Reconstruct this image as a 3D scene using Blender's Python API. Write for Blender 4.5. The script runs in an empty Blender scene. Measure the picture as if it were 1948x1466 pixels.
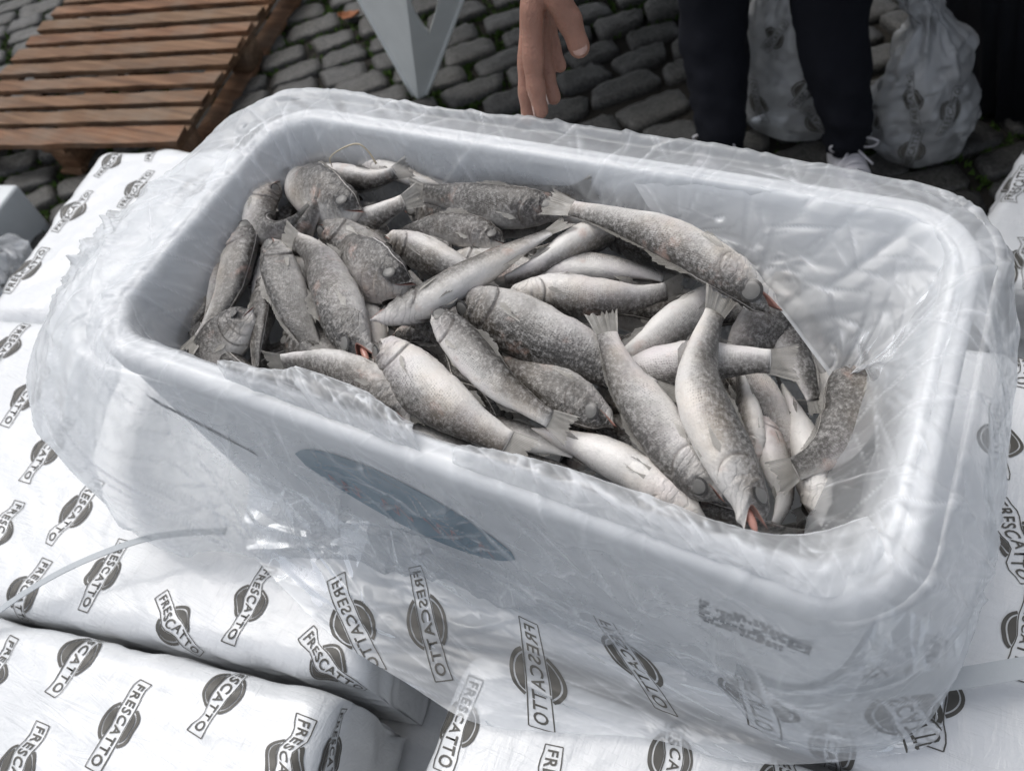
import bpy, bmesh, math, random
import numpy as np
from mathutils import Vector, Matrix
rng = np.random.default_rng(7)
random.seed(7)
scene = bpy.context.scene

# ------------------------------------------------------------------ camera, sky, sun, exposure
# world frame: z = 0 is the top of the open box's rim, x runs along the box, the pavement lies at z = GZ
GZ = -1.05
CAM = np.array([0.29212, -0.35081, 0.47962])
RC = np.array([[0.8850269, 0.42440287, -0.19133635],
               [0.26070593, -0.79233403, -0.55157883],
               [-0.38569394, 0.43827958, -0.81188127]])
FPX = 1463.0
cam_data = bpy.data.cameras.new('camera')
cam_data.sensor_fit = 'HORIZONTAL'
cam_data.sensor_width = 36.0
cam_data.lens = FPX / 1948 * 36
cam_data.clip_start = 0.02
cam_data.clip_end = 500
cam_data.dof.use_dof = True
cam_data.dof.focus_distance = 0.66
cam_data.dof.aperture_fstop = 7.5
cam = bpy.data.objects.new('camera', cam_data)
scene.collection.objects.link(cam)
m = np.eye(4)
m[:3, 0], m[:3, 1], m[:3, 2], m[:3, 3] = RC[0], -RC[1], -RC[2], CAM
cam.matrix_world = Matrix(m.tolist())
scene.camera = cam

SUN_ELEV, SUN_AZ = 62.0, 292.0          # azimuth: compass angle measured from +y, clockwise
world = bpy.data.worlds.new('World')
scene.world = world
world.use_nodes = True
wn, wl = world.node_tree.nodes, world.node_tree.links
wn.clear()
sky = wn.new('ShaderNodeTexSky')
sky.sky_type = 'NISHITA'
sky.sun_disc = False
sky.sun_elevation = math.radians(SUN_ELEV)
sky.sun_rotation = math.radians(SUN_AZ)
sky.dust_density = 4.0
sky.air_density = 1.0
hs = wn.new('ShaderNodeHueSaturation')
hs.inputs['Saturation'].default_value = 0.38
bg = wn.new('ShaderNodeBackground')
bg.inputs['Strength'].default_value = 0.15
wo = wn.new('ShaderNodeOutputWorld')
wl.new(sky.outputs[0], hs.inputs['Color'])
wl.new(hs.outputs[0], bg.inputs[0])
wl.new(bg.outputs[0], wo.inputs[0])
sun_data = bpy.data.lights.new('sun', 'SUN')
sun_data.energy = 1.1
sun_data.angle = math.radians(45)
sun_data.color = (1.0, 0.985, 0.96)
sun = bpy.data.objects.new('sun', sun_data)
scene.collection.objects.link(sun)
az, el = math.radians(SUN_AZ), math.radians(SUN_ELEV)
sdir = Vector((math.sin(az) * math.cos(el), math.cos(az) * math.cos(el), math.sin(el)))
sun.rotation_euler = sdir.to_track_quat('Z', 'Y').to_euler()

scene.view_settings.view_transform = 'Standard'
scene.view_settings.look = 'None'
scene.view_settings.exposure = 0.12
scene.view_settings.gamma = 1.0
scene.view_settings.use_curve_mapping = False
scene.cycles.use_denoising = True
scene.cycles.use_adaptive_sampling = True
scene.cycles.adaptive_threshold = 0.025
scene.cycles.transparent_max_bounces = 20
scene.cycles.max_bounces = 7
scene.cycles.diffuse_bounces = 3
scene.cycles.glossy_bounces = 3
scene.cycles.transmission_bounces = 8
scene.cycles.caustics_reflective = False
scene.cycles.caustics_refractive = False

# ------------------------------------------------------------------ helpers
def ray(px, py):
    return RC.T @ np.array([(px - 974) / FPX, (py - 733) / FPX, 1.0])
def at(px, py, z):                       # the point at height z seen at that place of the photograph
    d = ray(px, py)
    return CAM + d * ((z - CAM[2]) / d[2])
def at_y(px, py, y):
    d = ray(px, py)
    return CAM + d * ((y - CAM[1]) / d[1])
def proj(P):
    q = RC @ (np.asarray(P, float) - CAM)
    return q[0] / q[2] * FPX + 974, q[1] / q[2] * FPX + 733

def nrm(v):
    v = np.asarray(v, float)
    return v / np.maximum(np.linalg.norm(v, axis=-1, keepdims=True), 1e-12)
def sstep(a, b, x):
    t = np.clip((np.asarray(x, float) - a) / (b - a), 0, 1)
    return t * t * (3 - 2 * t)

def link(o, parent=None):
    scene.collection.objects.link(o)
    if parent is not None:
        o.parent = parent
    return o
def make_mesh(name, V, F, smooth=True, uv=None):
    me = bpy.data.meshes.new(name)
    me.from_pydata(np.asarray(V, float).tolist(), [], [tuple(int(i) for i in f) for f in F])
    if uv is not None:
        l = me.uv_layers.new(name='UVMap')
        vi = np.empty(len(me.loops), np.int32)
        me.loops.foreach_get('vertex_index', vi)
        l.data.foreach_set('uv', np.asarray(uv, np.float32)[vi].ravel())
    if smooth:
        me.polygons.foreach_set('use_smooth', [True] * len(me.polygons))
    me.update()
    return me
def obj(name, V, F, mat, parent=None, smooth=True, uv=None, origin=None):
    V = np.asarray(V, float)
    if origin is not None:
        V = V - np.asarray(origin)
    me = make_mesh(name, V, F, smooth, uv)
    for mm in (mat if isinstance(mat, (list, tuple)) else [mat]):
        me.materials.append(mm)
    return link(bpy.data.objects.new(name, me), parent)
def thing(name, label, cat, loc=(0, 0, 0), group=None):
    o = link(bpy.data.objects.new(name, None))
    o.empty_display_size = 0.05
    o.location = Vector([float(c) for c in loc])
    return tag(o, label, cat, group)
def tag(o, label=None, cat=None, group=None, kind=None):
    if label: o['label'] = label
    if cat: o['category'] = cat
    if group: o['group'] = group
    if kind: o['kind'] = kind
    return o
def grid_faces(nr, nc, wrap=False):
    F = []
    for i in range(nr - 1):
        for j in range(nc if wrap else nc - 1):
            k = (j + 1) % nc
            F.append((i * nc + j, i * nc + k, (i + 1) * nc + k, (i + 1) * nc + j))
    return F
class MB:
    def __init__(s):
        s.V, s.F, s.n = [], [], 0
    def add(s, V, F):
        V = np.asarray(V, float).reshape(-1, 3)
        s.V.append(V)
        s.F += [tuple(i + s.n for i in f) for f in F]
        s.n += len(V)
        return s
    def box(s, c, h, ax=None, taper=1.0):
        c, h = np.asarray(c, float), np.asarray(h, float)
        A = np.eye(3) if ax is None else np.asarray(ax, float)
        P = []
        for z in (-1, 1):
            for y in (-1, 1):
                for x in (-1, 1):
                    t = taper if z > 0 else 1.0
                    P.append(c + A[0] * x * h[0] * t + A[1] * y * h[1] * t + A[2] * z * h[2])
        return s.add(P, [(0, 2, 3, 1), (4, 5, 7, 6), (0, 1, 5, 4), (2, 6, 7, 3), (0, 4, 6, 2), (1, 3, 7, 5)])
    def tube(s, pts, rad, n=10, caps=True, flat=1.0, up=(0, 0, 1)):
        pts = np.asarray(pts, float)
        rad = np.broadcast_to(np.asarray(rad, float), (len(pts),))
        T = nrm(np.gradient(pts, axis=0))
        V = []
        for p, t, r in zip(pts, T, rad):
            u = np.asarray(up, float) - t * np.dot(up, t)
            if np.linalg.norm(u) < 1e-3:
                u = np.array([1.0, 0, 0]) - t * t[0]
            u = nrm(u)
            w = np.cross(t, u)
            for k in range(n):
                a = 2 * math.pi * k / n
                V.append(p + r * (w * math.cos(a) + u * math.sin(a) * flat))
        F = grid_faces(len(pts), n, True)
        if caps:
            F += [tuple(range(n))[::-1], tuple((len(pts) - 1) * n + k for k in range(n))]
        return s.add(V, F)
    def build(s, name, mat, parent=None, smooth=False, origin=None):
        return obj(name, np.concatenate(s.V), s.F, mat, parent, smooth, None, origin)
def bevel(o, w, seg=2):
    bm = bmesh.new()
    bm.from_mesh(o.data)
    bmesh.ops.bevel(bm, geom=bm.edges[:], offset=w, segments=seg, profile=0.6, affect='EDGES')
    bm.to_mesh(o.data)
    bm.free()
    o.data.polygons.foreach_set('use_smooth', [True] * len(o.data.polygons))
    return o

def catmull(P, n, closed=False, u=None):
    P = np.asarray(P, float)
    m_ = len(P)
    if u is None:
        u = np.linspace(0, m_ if closed else m_ - 1, n, endpoint=not closed)
    i = np.floor(u).astype(int)
    if not closed:
        i = np.clip(i, 0, m_ - 2)
    t = (u - i)[:, None] if P.ndim == 2 else (u - i)
    def g(k):
        if closed:
            return P[k % m_]
        ext = np.concatenate([[2 * P[0] - P[1]], P, [2 * P[-1] - P[-2]]])
        return ext[np.clip(k + 1, 0, m_ + 1)]
    p0, p1, p2, p3 = g(i - 1), g(i), g(i + 1), g(i + 2)
    return 0.5 * (2 * p1 + (p2 - p0) * t + (2 * p0 - 5 * p1 + 4 * p2 - p3) * t * t + (3 * p1 - p0 - 3 * p2 + p3) * t ** 3)

_lat = np.random.default_rng(3).random((256, 256))
def vnoise(x, y):
    x, y = np.asarray(x, float), np.asarray(y, float)
    xi, yi = np.floor(x).astype(int), np.floor(y).astype(int)
    fx, fy = x - xi, y - yi
    fx, fy = fx * fx * (3 - 2 * fx), fy * fy * (3 - 2 * fy)
    a = _lat[xi & 255, yi & 255]; b = _lat[(xi + 1) & 255, yi & 255]
    c = _lat[xi & 255, (yi + 1) & 255]; d = _lat[(xi + 1) & 255, (yi + 1) & 255]
    return (a * (1 - fx) + b * fx) * (1 - fy) + (c * (1 - fx) + d * fx) * fy
def crumple(x, y, seed, freq, n=7, warp=0.35):
    """sharp-creased film relief in about -1..1: folds along many directions of a warped sheet"""
    r = np.random.default_rng(seed)
    wx = x + warp / freq * (vnoise(x * freq * 1.3 + seed, y * freq * 1.3) - .5) * 2
    wy = y + warp / freq * (vnoise(x * freq * 1.3 + 31, y * freq * 1.3 + seed) - .5) * 2
    h = np.zeros_like(np.asarray(x, float))
    for k in range(n):
        a = r.uniform(0, math.pi)
        fr = freq * r.uniform(.5, 1.7)
        q = (wx * math.cos(a) + wy * math.sin(a)) * fr + r.uniform(0, 9)
        tri = np.abs((q % 1) - .5) * 4 - 1
        gate = sstep(.35, .65, vnoise(x * freq * .6 + 17 * k + seed, y * freq * .6 + 5 * k))
        h += tri * gate
    return h / 2.2

def creases(X, Y, seed, count, lmin, lmax, w, ang=None, spread=math.pi, origin=None, gate=None):
    """sharp film creases: crests of random straight folds, heights 0..1 over coordinates X, Y in metres"""
    r = np.random.default_rng(seed)
    h = np.zeros(X.shape)
    x0, x1, y0, y1 = X.min(), X.max(), Y.min(), Y.max()
    xr = X[0]
    for _ in range(count):
        ln, ww = r.uniform(lmin, lmax), w * r.uniform(.5, 1.6)
        cx, cy = r.uniform(x0, x1), r.uniform(y0, y1)
        a = r.uniform(0, math.pi) if ang is None else ang + r.normal(0, spread)
        am = r.uniform(.25, 1.0) ** 1.5
        c, s_ = math.cos(a), math.sin(a)
        reach = ln * .5 + ww * 3
        j = np.nonzero((xr > cx - reach) & (xr < cx + reach))[0]
        if len(j) < 2: continue
        sl_ = slice(j[0], j[-1] + 1)
        dx, dy = X[:, sl_] - cx, Y[:, sl_] - cy
        al_, ac = dx * c + dy * s_, -dx * s_ + dy * c
        ac = ac + .06 * al_ * al_ / max(ln, 1e-3) * r.normal()
        k = am * np.clip(1 - np.abs(al_) / (ln * .5), 0, 1) ** .7
        # steep on one side, long slope on the other, like a fold lying over
        pr_ = np.where(ac > 0, np.clip(1 - ac / ww, 0, 1), np.clip(1 + ac / (ww * 3.2), 0, 1))
        h[:, sl_] = np.maximum(h[:, sl_], k * pr_) if r.random() < .6 else h[:, sl_] + k * pr_ * .6
    return h

# ------------------------------------------------------------------ materials
def mat_new(name):
    mt = bpy.data.materials.new(name)
    mt.use_nodes = True
    nt = mt.node_tree
    nt.nodes.clear()
    out = nt.nodes.new('ShaderNodeOutputMaterial')
    return mt, nt, out
def N(nt, t, **kw):
    n = nt.nodes.new(t)
    for k, v in kw.items():
        if k.startswith('i_'):
            n.inputs[k[2:].replace('_', ' ')].default_value = v
        else:
            setattr(n, k, v)
    return n
def ramp(nt, src, stops):
    r = nt.nodes.new('ShaderNodeValToRGB')
    e = r.color_ramp.elements
    while len(e) > len(stops):
        e.remove(e[-1])
    while len(e) < len(stops):
        e.new(0.5)
    for el_, (p, c) in zip(e, stops):
        el_.position = p
        el_.color = (*c, 1) if len(c) == 3 else c
    nt.links.new(src, r.inputs[0])
    return r
def mixc(nt, fac, a, b, mode='MIX'):
    n = nt.nodes.new('ShaderNodeMix')
    n.data_type = 'RGBA'
    n.blend_type = mode
    for s, v in ((0, fac), (6, a), (7, b)):
        if isinstance(v, (int, float)):
            n.inputs[s].default_value = v
        elif isinstance(v, tuple):
            n.inputs[s].default_value = (*v, 1)
        else:
            nt.links.new(v, n.inputs[s])
    return n.outputs[2]
def math_(nt, op, a, b=None, c=None, clamp=False):
    n = nt.nodes.new('ShaderNodeMath')
    n.operation = op
    n.use_clamp = clamp
    for i, v in enumerate((a, b, c)):
        if v is None: continue
        if isinstance(v, (int, float)):
            n.inputs[i].default_value = v
        else:
            nt.links.new(v, n.inputs[i])
    return n.outputs[0]
def noise(nt, vec, scale, detail=4, rough=.55, dist=0.0):
    n = N(nt, 'ShaderNodeTexNoise', i_Scale=scale, i_Detail=detail, i_Roughness=rough, i_Distortion=dist)
    if vec is not None: nt.links.new(vec, n.inputs['Vector'])
    return n.outputs['Fac']
def vmap(nt, vec, scale=(1, 1, 1), rot=(0, 0, 0), loc=(0, 0, 0)):
    n = nt.nodes.new('ShaderNodeMapping')
    n.inputs['Scale'].default_value = scale
    n.inputs['Rotation'].default_value = rot
    n.inputs['Location'].default_value = loc
    nt.links.new(vec, n.inputs['Vector'])
    return n.outputs[0]
def bump(nt, h, strength, dist, nin=None):
    b = N(nt, 'ShaderNodeBump', i_Strength=strength, i_Distance=dist)
    nt.links.new(h, b.inputs['Height'])
    if nin is not None: nt.links.new(nin, b.inputs['Normal'])
    return b.outputs[0]
def principled(nt, out, col, rough=.5, spec=.5, normal=None, **kw):
    p = nt.nodes.new('ShaderNodeBsdfPrincipled')
    def s(k, v):
        if isinstance(v, (int, float)): p.inputs[k].default_value = v
        elif isinstance(v, tuple): p.inputs[k].default_value = (*v, 1) if len(v) == 3 else v
        else: nt.links.new(v, p.inputs[k])
    s('Base Color', col); s('Roughness', rough); s('Specular IOR Level', spec)
    for k, v in kw.items(): s(k.replace('_', ' '), v)
    if normal is not None: nt.links.new(normal, p.inputs['Normal'])
    nt.links.new(p.outputs[0], out.inputs[0])
    return p
def plain(name, col, rough=.6, spec=.4, nscale=None, namt=.25, bstr=0.0, bscale=200, **kw):
    mt, nt, out = mat_new(name)
    tc = N(nt, 'ShaderNodeTexCoord')
    c = col
    if nscale:
        f = noise(nt, tc.outputs['Object'], nscale, 5)
        c = mixc(nt, f, tuple(v * (1 - namt) for v in col), tuple(min(1, v * (1 + namt)) for v in col))
    nm = None
    if bstr:
        nm = bump(nt, noise(nt, tc.outputs['Object'], bscale, 4), bstr, .002)
    principled(nt, out, c, rough, spec, nm, **kw)
    return mt

def film_mat(name, haze=.12, gloss=1.0, rough=.12, tint=(.985, .99, .995), edge=.3, crease=.5):
    """thin clear polythene: transparent, slightly milky (whiter where it is creased), glossy; its folds are geometry"""
    mt, nt, out = mat_new(name)
    L = nt.links
    tr = N(nt, 'ShaderNodeBsdfTransparent', i_Color=(*tint, 1))
    df = N(nt, 'ShaderNodeBsdfDiffuse', i_Color=(.94, .96, .98, 1))
    tl = N(nt, 'ShaderNodeBsdfTranslucent', i_Color=(.94, .96, .98, 1))
    gl = N(nt, 'ShaderNodeBsdfGlossy', i_Roughness=rough, i_Color=(.97, .985, 1, 1))
    mk = nt.nodes.new('ShaderNodeMixShader'); mk.inputs[0].default_value = .45
    L.new(df.outputs[0], mk.inputs[1]); L.new(tl.outputs[0], mk.inputs[2])
    lw = N(nt, 'ShaderNodeLayerWeight', i_Blend=.25)
    at_ = N(nt, 'ShaderNodeAttribute', attribute_name='crease')
    fz = math_(nt, 'ADD', math_(nt, 'MULTIPLY', lw.outputs['Facing'], edge), haze)
    fz = math_(nt, 'ADD', fz, math_(nt, 'MULTIPLY', at_.outputs['Fac'], crease), clamp=True)
    ms = nt.nodes.new('ShaderNodeMixShader')
    L.new(fz, ms.inputs[0]); L.new(tr.outputs[0], ms.inputs[1]); L.new(mk.outputs[0], ms.inputs[2])
    mg = nt.nodes.new('ShaderNodeMixShader')
    fr = N(nt, 'ShaderNodeFresnel', i_IOR=1.6)
    L.new(math_(nt, 'MULTIPLY', fr.outputs[0], gloss), mg.inputs[0])
    L.new(ms.outputs[0], mg.inputs[1]); L.new(gl.outputs[0], mg.inputs[2])
    L.new(mg.outputs[0], out.inputs[0])
    return mt
def set_attr(o, name, vals):
    at_ = o.data.attributes.new(name, 'FLOAT', 'POINT')
    at_.data.foreach_set('value', np.asarray(vals, np.float32).ravel())

def wrapped_mat():
    """white foam seen through film drawn tight over it"""
    mt, nt, out = mat_new('film_wrapped_foam')
    tc = N(nt, 'ShaderNodeTexCoord')
    o = tc.outputs['Object']
    n1 = noise(nt, vmap(nt, o, (9, 46, 20), (0, 0, .35)), 1.0, 4, .6, 1.0)
    n2 = noise(nt, vmap(nt, o, (52, 12, 20), (0, 0, -.5)), 1.0, 4, .6, .8)
    r1 = math_(nt, 'ABSOLUTE', math_(nt, 'SUBTRACT', n1, .5)); r2 = math_(nt, 'ABSOLUTE', math_(nt, 'SUBTRACT', n2, .5))
    h = math_(nt, 'MULTIPLY', math_(nt, 'ADD', r1, r2), -1.0)
    d = noise(nt, o, 6, 5, .65)
    c = ramp(nt, d, [(.3, (.64, .66, .675)), (.6, (.71, .725, .74))]).outputs[0]
    sp = ramp(nt, noise(nt, o, 150, 3, .6), [(.70, (0, 0, 0)), (.76, (1, 1, 1))]).outputs[0]
    sp = math_(nt, 'MULTIPLY', sp, ramp(nt, noise(nt, o, 11, 2), [(.5, (0, 0, 0)), (.62, (.5, .5, .5))]).outputs[0])
    c = mixc(nt, sp, c, (.33, .34, .34))
    ye = ramp(nt, noise(nt, vmap(nt, o, (1, 1, 1), (0, 0, 0), (3, 5, 1)), 8, 4, .7), [(.66, (0, 0, 0)), (.78, (.5, .5, .5))]).outputs[0]
    c = mixc(nt, ye, c, (.70, .66, .56))
    principled(nt, out, c, .34, .5, bump(nt, h, .6, .004), Coat_Weight=.5, Coat_Roughness=.1)
    return mt

def foam_mat():
    mt, nt, out = mat_new('white_foam')
    tc = N(nt, 'ShaderNodeTexCoord')
    v = N(nt, 'ShaderNodeTexVoronoi', i_Scale=330.0)
    nt.links.new(tc.outputs['Object'], v.inputs['Vector'])
    d = noise(nt, tc.outputs['Object'], 7, 6, .65)
    c = ramp(nt, d, [(.25, (.82, .835, .85)), (.55, (.87, .885, .90))]).outputs[0]
    principled(nt, out, c, .55, .35, bump(nt, v.outputs['Distance'], .25, .0012))
    return mt

def fish_mat():
    mt, nt, out = mat_new('fish_skin')
    L = nt.links
    tc = N(nt, 'ShaderNodeTexCoord')
    oi = N(nt, 'ShaderNodeObjectInfo')
    rnd = oi.outputs['Random']
    uv = N(nt, 'ShaderNodeSeparateXYZ')
    L.new(tc.outputs['UV'], uv.inputs[0])
    u, v = uv.outputs[0], uv.outputs[1]
    a = math_(nt, 'SUBTRACT', 1.0, math_(nt, 'ABSOLUTE', math_(nt, 'SUBTRACT', math_(nt, 'MULTIPLY', v, 2.0), 1.0)))
    # per-fish offset of the noise
    off = nt.nodes.new('ShaderNodeCombineXYZ')
    L.new(math_(nt, 'MULTIPLY', rnd, 37.0), off.inputs[0]); L.new(math_(nt, 'MULTIPLY', rnd, 91.0), off.inputs[1])
    vo = nt.nodes.new('ShaderNodeVectorMath'); vo.operation = 'ADD'
    L.new(tc.outputs['Object'], vo.inputs[0]); L.new(off.outputs[0], vo.inputs[1])
    o = vo.outputs[0]
    n_big = noise(nt, o, 30, 4, .6)
    n_mid = noise(nt, o, 300, 6, .72)
    n_fin = noise(nt, o, 520, 3, .7)
    shift = math_(nt, 'MULTIPLY', math_(nt, 'SUBTRACT', rnd, .62), .30)
    aw = math_(nt, 'ADD', math_(nt, 'ADD', a, math_(nt, 'MULTIPLY', math_(nt, 'SUBTRACT', n_big, .5), .42)), shift)
    aw = math_(nt, 'ADD', aw, math_(nt, 'MULTIPLY', math_(nt, 'SUBTRACT', n_mid, .5), .16))
    base = ramp(nt, aw, [(.14, (.030, .028, .025)), (.32, (.064, .060, .055)), (.45, (.14, .136, .131)),
                         (.57, (.31, .307, .305)), (.72, (.58, .58, .582)), (1.0, (.72, .72, .722))]).outputs[0]
    # brown cast on some backs, violet cast on some flanks
    br = ramp(nt, noise(nt, o, 17, 3), [(.48, (0, 0, 0)), (.66, (1, 1, 1))]).outputs[0]
    base = mixc(nt, math_(nt, 'MULTIPLY', br, math_(nt, 'SUBTRACT', .75, math_(nt, 'MULTIPLY', a, .65), clamp=True)), base, (1.2, 1.0, .76), 'MULTIPLY')
    vi = ramp(nt, noise(nt, vmap(nt, o, (1, 1, 1), (0, 0, 0), (4, 9, 2)), 19, 3), [(.5, (0, 0, 0)), (.7, (1, 1, 1))]).outputs[0]
    base = mixc(nt, math_(nt, 'MULTIPLY', vi, .5), base, (1.0, .93, 1.03), 'MULTIPLY')
    pk = ramp(nt, noise(nt, vmap(nt, o, (1, 1, 1), (0, 0, 0), (14, 3, 7)), 42, 3), [(.62, (0, 0, 0)), (.76, (1, 1, 1))]).outputs[0]
    base = mixc(nt, math_(nt, 'MULTIPLY', pk, .5), base, (.50, .34, .29))
    # scale rows: darker pits along the upper flank and tail
    cv = nt.nodes.new('ShaderNodeCombineXYZ')
    L.new(math_(nt, 'MULTIPLY', u, 92.0), cv.inputs[0])
    L.new(math_(nt, 'ADD', math_(nt, 'MULTIPLY', a, 30.0), math_(nt, 'MULTIPLY', u, 22.0)), cv.inputs[1])
    vs = N(nt, 'ShaderNodeTexVoronoi', i_Scale=1.0, i_Randomness=.35)
    L.new(cv.outputs[0], vs.inputs['Vector'])
    pit = ramp(nt, vs.outputs['Distance'], [(.10, (1, 1, 1)), (.42, (0, 0, 0))]).outputs[0]
    msk = math_(nt, 'MULTIPLY', ramp(nt, u, [(.22, (0, 0, 0)), (.36, (1, 1, 1))]).outputs[0],
                ramp(nt, a, [(.05, (.5, .5, .5)), (.35, (1, 1, 1)), (.62, (.75, .75, .75)), (.8, (0, 0, 0))]).outputs[0])
    msk = math_(nt, 'MULTIPLY', msk, ramp(nt, n_big, [(.32, (.15, .15, .15)), (.6, (1, 1, 1))]).outputs[0])
    base = mixc(nt, math_(nt, 'MULTIPLY', math_(nt, 'MULTIPLY', pit, msk), .8), base, (.06, .059, .058))
    # frost: pale bloom and specks
    fr = ramp(nt, math_(nt, 'ADD', math_(nt, 'MULTIPLY', n_mid, .82), math_(nt, 'MULTIPLY', n_big, .18)), [(.48, (0, 0, 0)), (.64, (1, 1, 1))]).outputs[0]
    base = mixc(nt, math_(nt, 'MULTIPLY', fr, .38), base, (.68, .68, .69))
    sp = ramp(nt, n_fin, [(.60, (0, 0, 0)), (.70, (1, 1, 1))]).outputs[0]
    base = mixc(nt, math_(nt, 'MULTIPLY', sp, .20), base, (.70, .71, .72))
    sd = ramp(nt, n_fin, [(.30, (1, 1, 1)), (.42, (0, 0, 0))]).outputs[0]
    base = mixc(nt, math_(nt, 'MULTIPLY', sd, .18), base, (.12, .118, .115))
    # creased head skin: fine dark curved lines
    hm = ramp(nt, u, [(.0, (1, 1, 1)), (.19, (.8, .8, .8)), (.27, (0, 0, 0))]).outputs[0]
    wv = N(nt, 'ShaderNodeTexWave', i_Scale=52.0, i_Distortion=16.0, i_Detail=4.0, i_Detail_Scale=.8)
    L.new(o, wv.inputs['Vector'])
    ln = ramp(nt, wv.outputs['Fac'], [(.0, (1, 1, 1)), (.22, (0, 0, 0))]).outputs[0]
    base = mixc(nt, math_(nt, 'MULTIPLY', math_(nt, 'MULTIPLY', ln, hm), .22), base, (.16, .158, .16))
    # dark line along the free edge of the gill cover
    vq = math_(nt, 'DIVIDE', math_(nt, 'SUBTRACT', math_(nt, 'MULTIPLY', a, 180.0), 98.0), 62.0)
    xg = math_(nt, 'SUBTRACT', .243, math_(nt, 'MULTIPLY', math_(nt, 'MULTIPLY', vq, vq), .055))
    dg = math_(nt, 'ABSOLUTE', math_(nt, 'SUBTRACT', u, xg))
    gk = math_(nt, 'MULTIPLY', ramp(nt, dg, [(.0, (1, 1, 1)), (.009, (0, 0, 0))]).outputs[0], ramp(nt, math_(nt, 'ABSOLUTE', vq), [(.7, (1, 1, 1)), (1.0, (0, 0, 0))]).outputs[0])
    base = mixc(nt, math_(nt, 'MULTIPLY', gk, .75), base, (.07, .06, .055))
    base = mixc(nt, 1.0, base, (1.03, 1.0, .955), 'MULTIPLY')
    h = math_(nt, 'ADD', math_(nt, 'MULTIPLY', math_(nt, 'MULTIPLY', pit, msk), -.6), math_(nt, 'MULTIPLY', n_mid, .9))
    h = math_(nt, 'ADD', h, math_(nt, 'MULTIPLY', n_fin, .35))
    h = math_(nt, 'SUBTRACT', h, math_(nt, 'MULTIPLY', math_(nt, 'MULTIPLY', ln, hm), .5))
    nm = bump(nt, h, .55, .0016)
    rg = ramp(nt, n_mid, [(.3, (.22, .22, .22)), (.7, (.50, .50, .50))]).outputs[0]
    principled(nt, out, base, rg, .65, nm, Coat_Weight=.18, Coat_Roughness=.16)
    return mt

def fin_mat(name='fish_fin', k=1.0):
    mt, nt, out = mat_new(name)
    L = nt.links
    tc = N(nt, 'ShaderNodeTexCoord')
    uv = N(nt, 'ShaderNodeSeparateXYZ'); L.new(tc.outputs['UV'], uv.inputs[0])
    st = math_(nt, 'ABSOLUTE', math_(nt, 'SINE', math_(nt, 'MULTIPLY', uv.outputs[1], 75.0)))
    n = noise(nt, tc.outputs['Object'], 60, 4)
    c = ramp(nt, n, [(.3, (.18 * k, .172 * k, .155 * k)), (.55, (.29 * k, .28 * k, .26 * k)), (.75, (.42 * k, .41 * k, .385 * k))]).outputs[0]
    c = mixc(nt, math_(nt, 'MULTIPLY', math_(nt, 'SUBTRACT', 1.0, st), .40), c, (.17 * k, .16 * k, .14 * k))
    c = mixc(nt, math_(nt, 'MULTIPLY', uv.outputs[0], .12), c, (.16 * k, .145 * k, .12 * k))
    p = principled(nt, out, c, .42, .4)
    tr = N(nt, 'ShaderNodeBsdfTransparent')
    mx = nt.nodes.new('ShaderNodeMixShader')
    L.new(math_(nt, 'ADD', .52, math_(nt, 'MULTIPLY', math_(nt, 'SUBTRACT', 1.0, st), .5), clamp=True), mx.inputs[0])
    L.new(tr.outputs[0], mx.inputs[1]); L.new(p.outputs[0], mx.inputs[2]); L.new(mx.outputs[0], out.inputs[0])
    return mt

def wood_mat():
    mt, nt, out = mat_new('pallet_wood')
    L = nt.links
    tc = N(nt, 'ShaderNodeTexCoord'); oi = N(nt, 'ShaderNodeObjectInfo')
    off = nt.nodes.new('ShaderNodeCombineXYZ')
    L.new(math_(nt, 'MULTIPLY', oi.outputs['Random'], 53.0), off.inputs[0])
    vo = nt.nodes.new('ShaderNodeVectorMath'); vo.operation = 'ADD'
    L.new(tc.outputs['Object'], vo.inputs[0]); L.new(off.outputs[0], vo.inputs[1])
    o = vo.outputs[0]
    g = noise(nt, vmap(nt, o, (2.2, 55, 40), (0, 0, -.227)), 1.0, 6, .6, .8)
    b = noise(nt, o, 5, 4)
    c = ramp(nt, g, [(.3, (.075, .043, .024)), (.5, (.155, .092, .052)), (.72, (.25, .162, .098))]).outputs[0]
    c = mixc(nt, math_(nt, 'MULTIPLY', oi.outputs['Random'], .55), c, (1.15, .82, .70), 'MULTIPLY')
    gy = ramp(nt, b, [(.45, (0, 0, 0)), (.75, (1, 1, 1))]).outputs[0]
    c = mixc(nt, math_(nt, 'MULTIPLY', gy, .65), c, (.19, .155, .12))
    principled(nt, out, c, .75, .25, bump(nt, g, .5, .004))
    return mt

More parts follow.
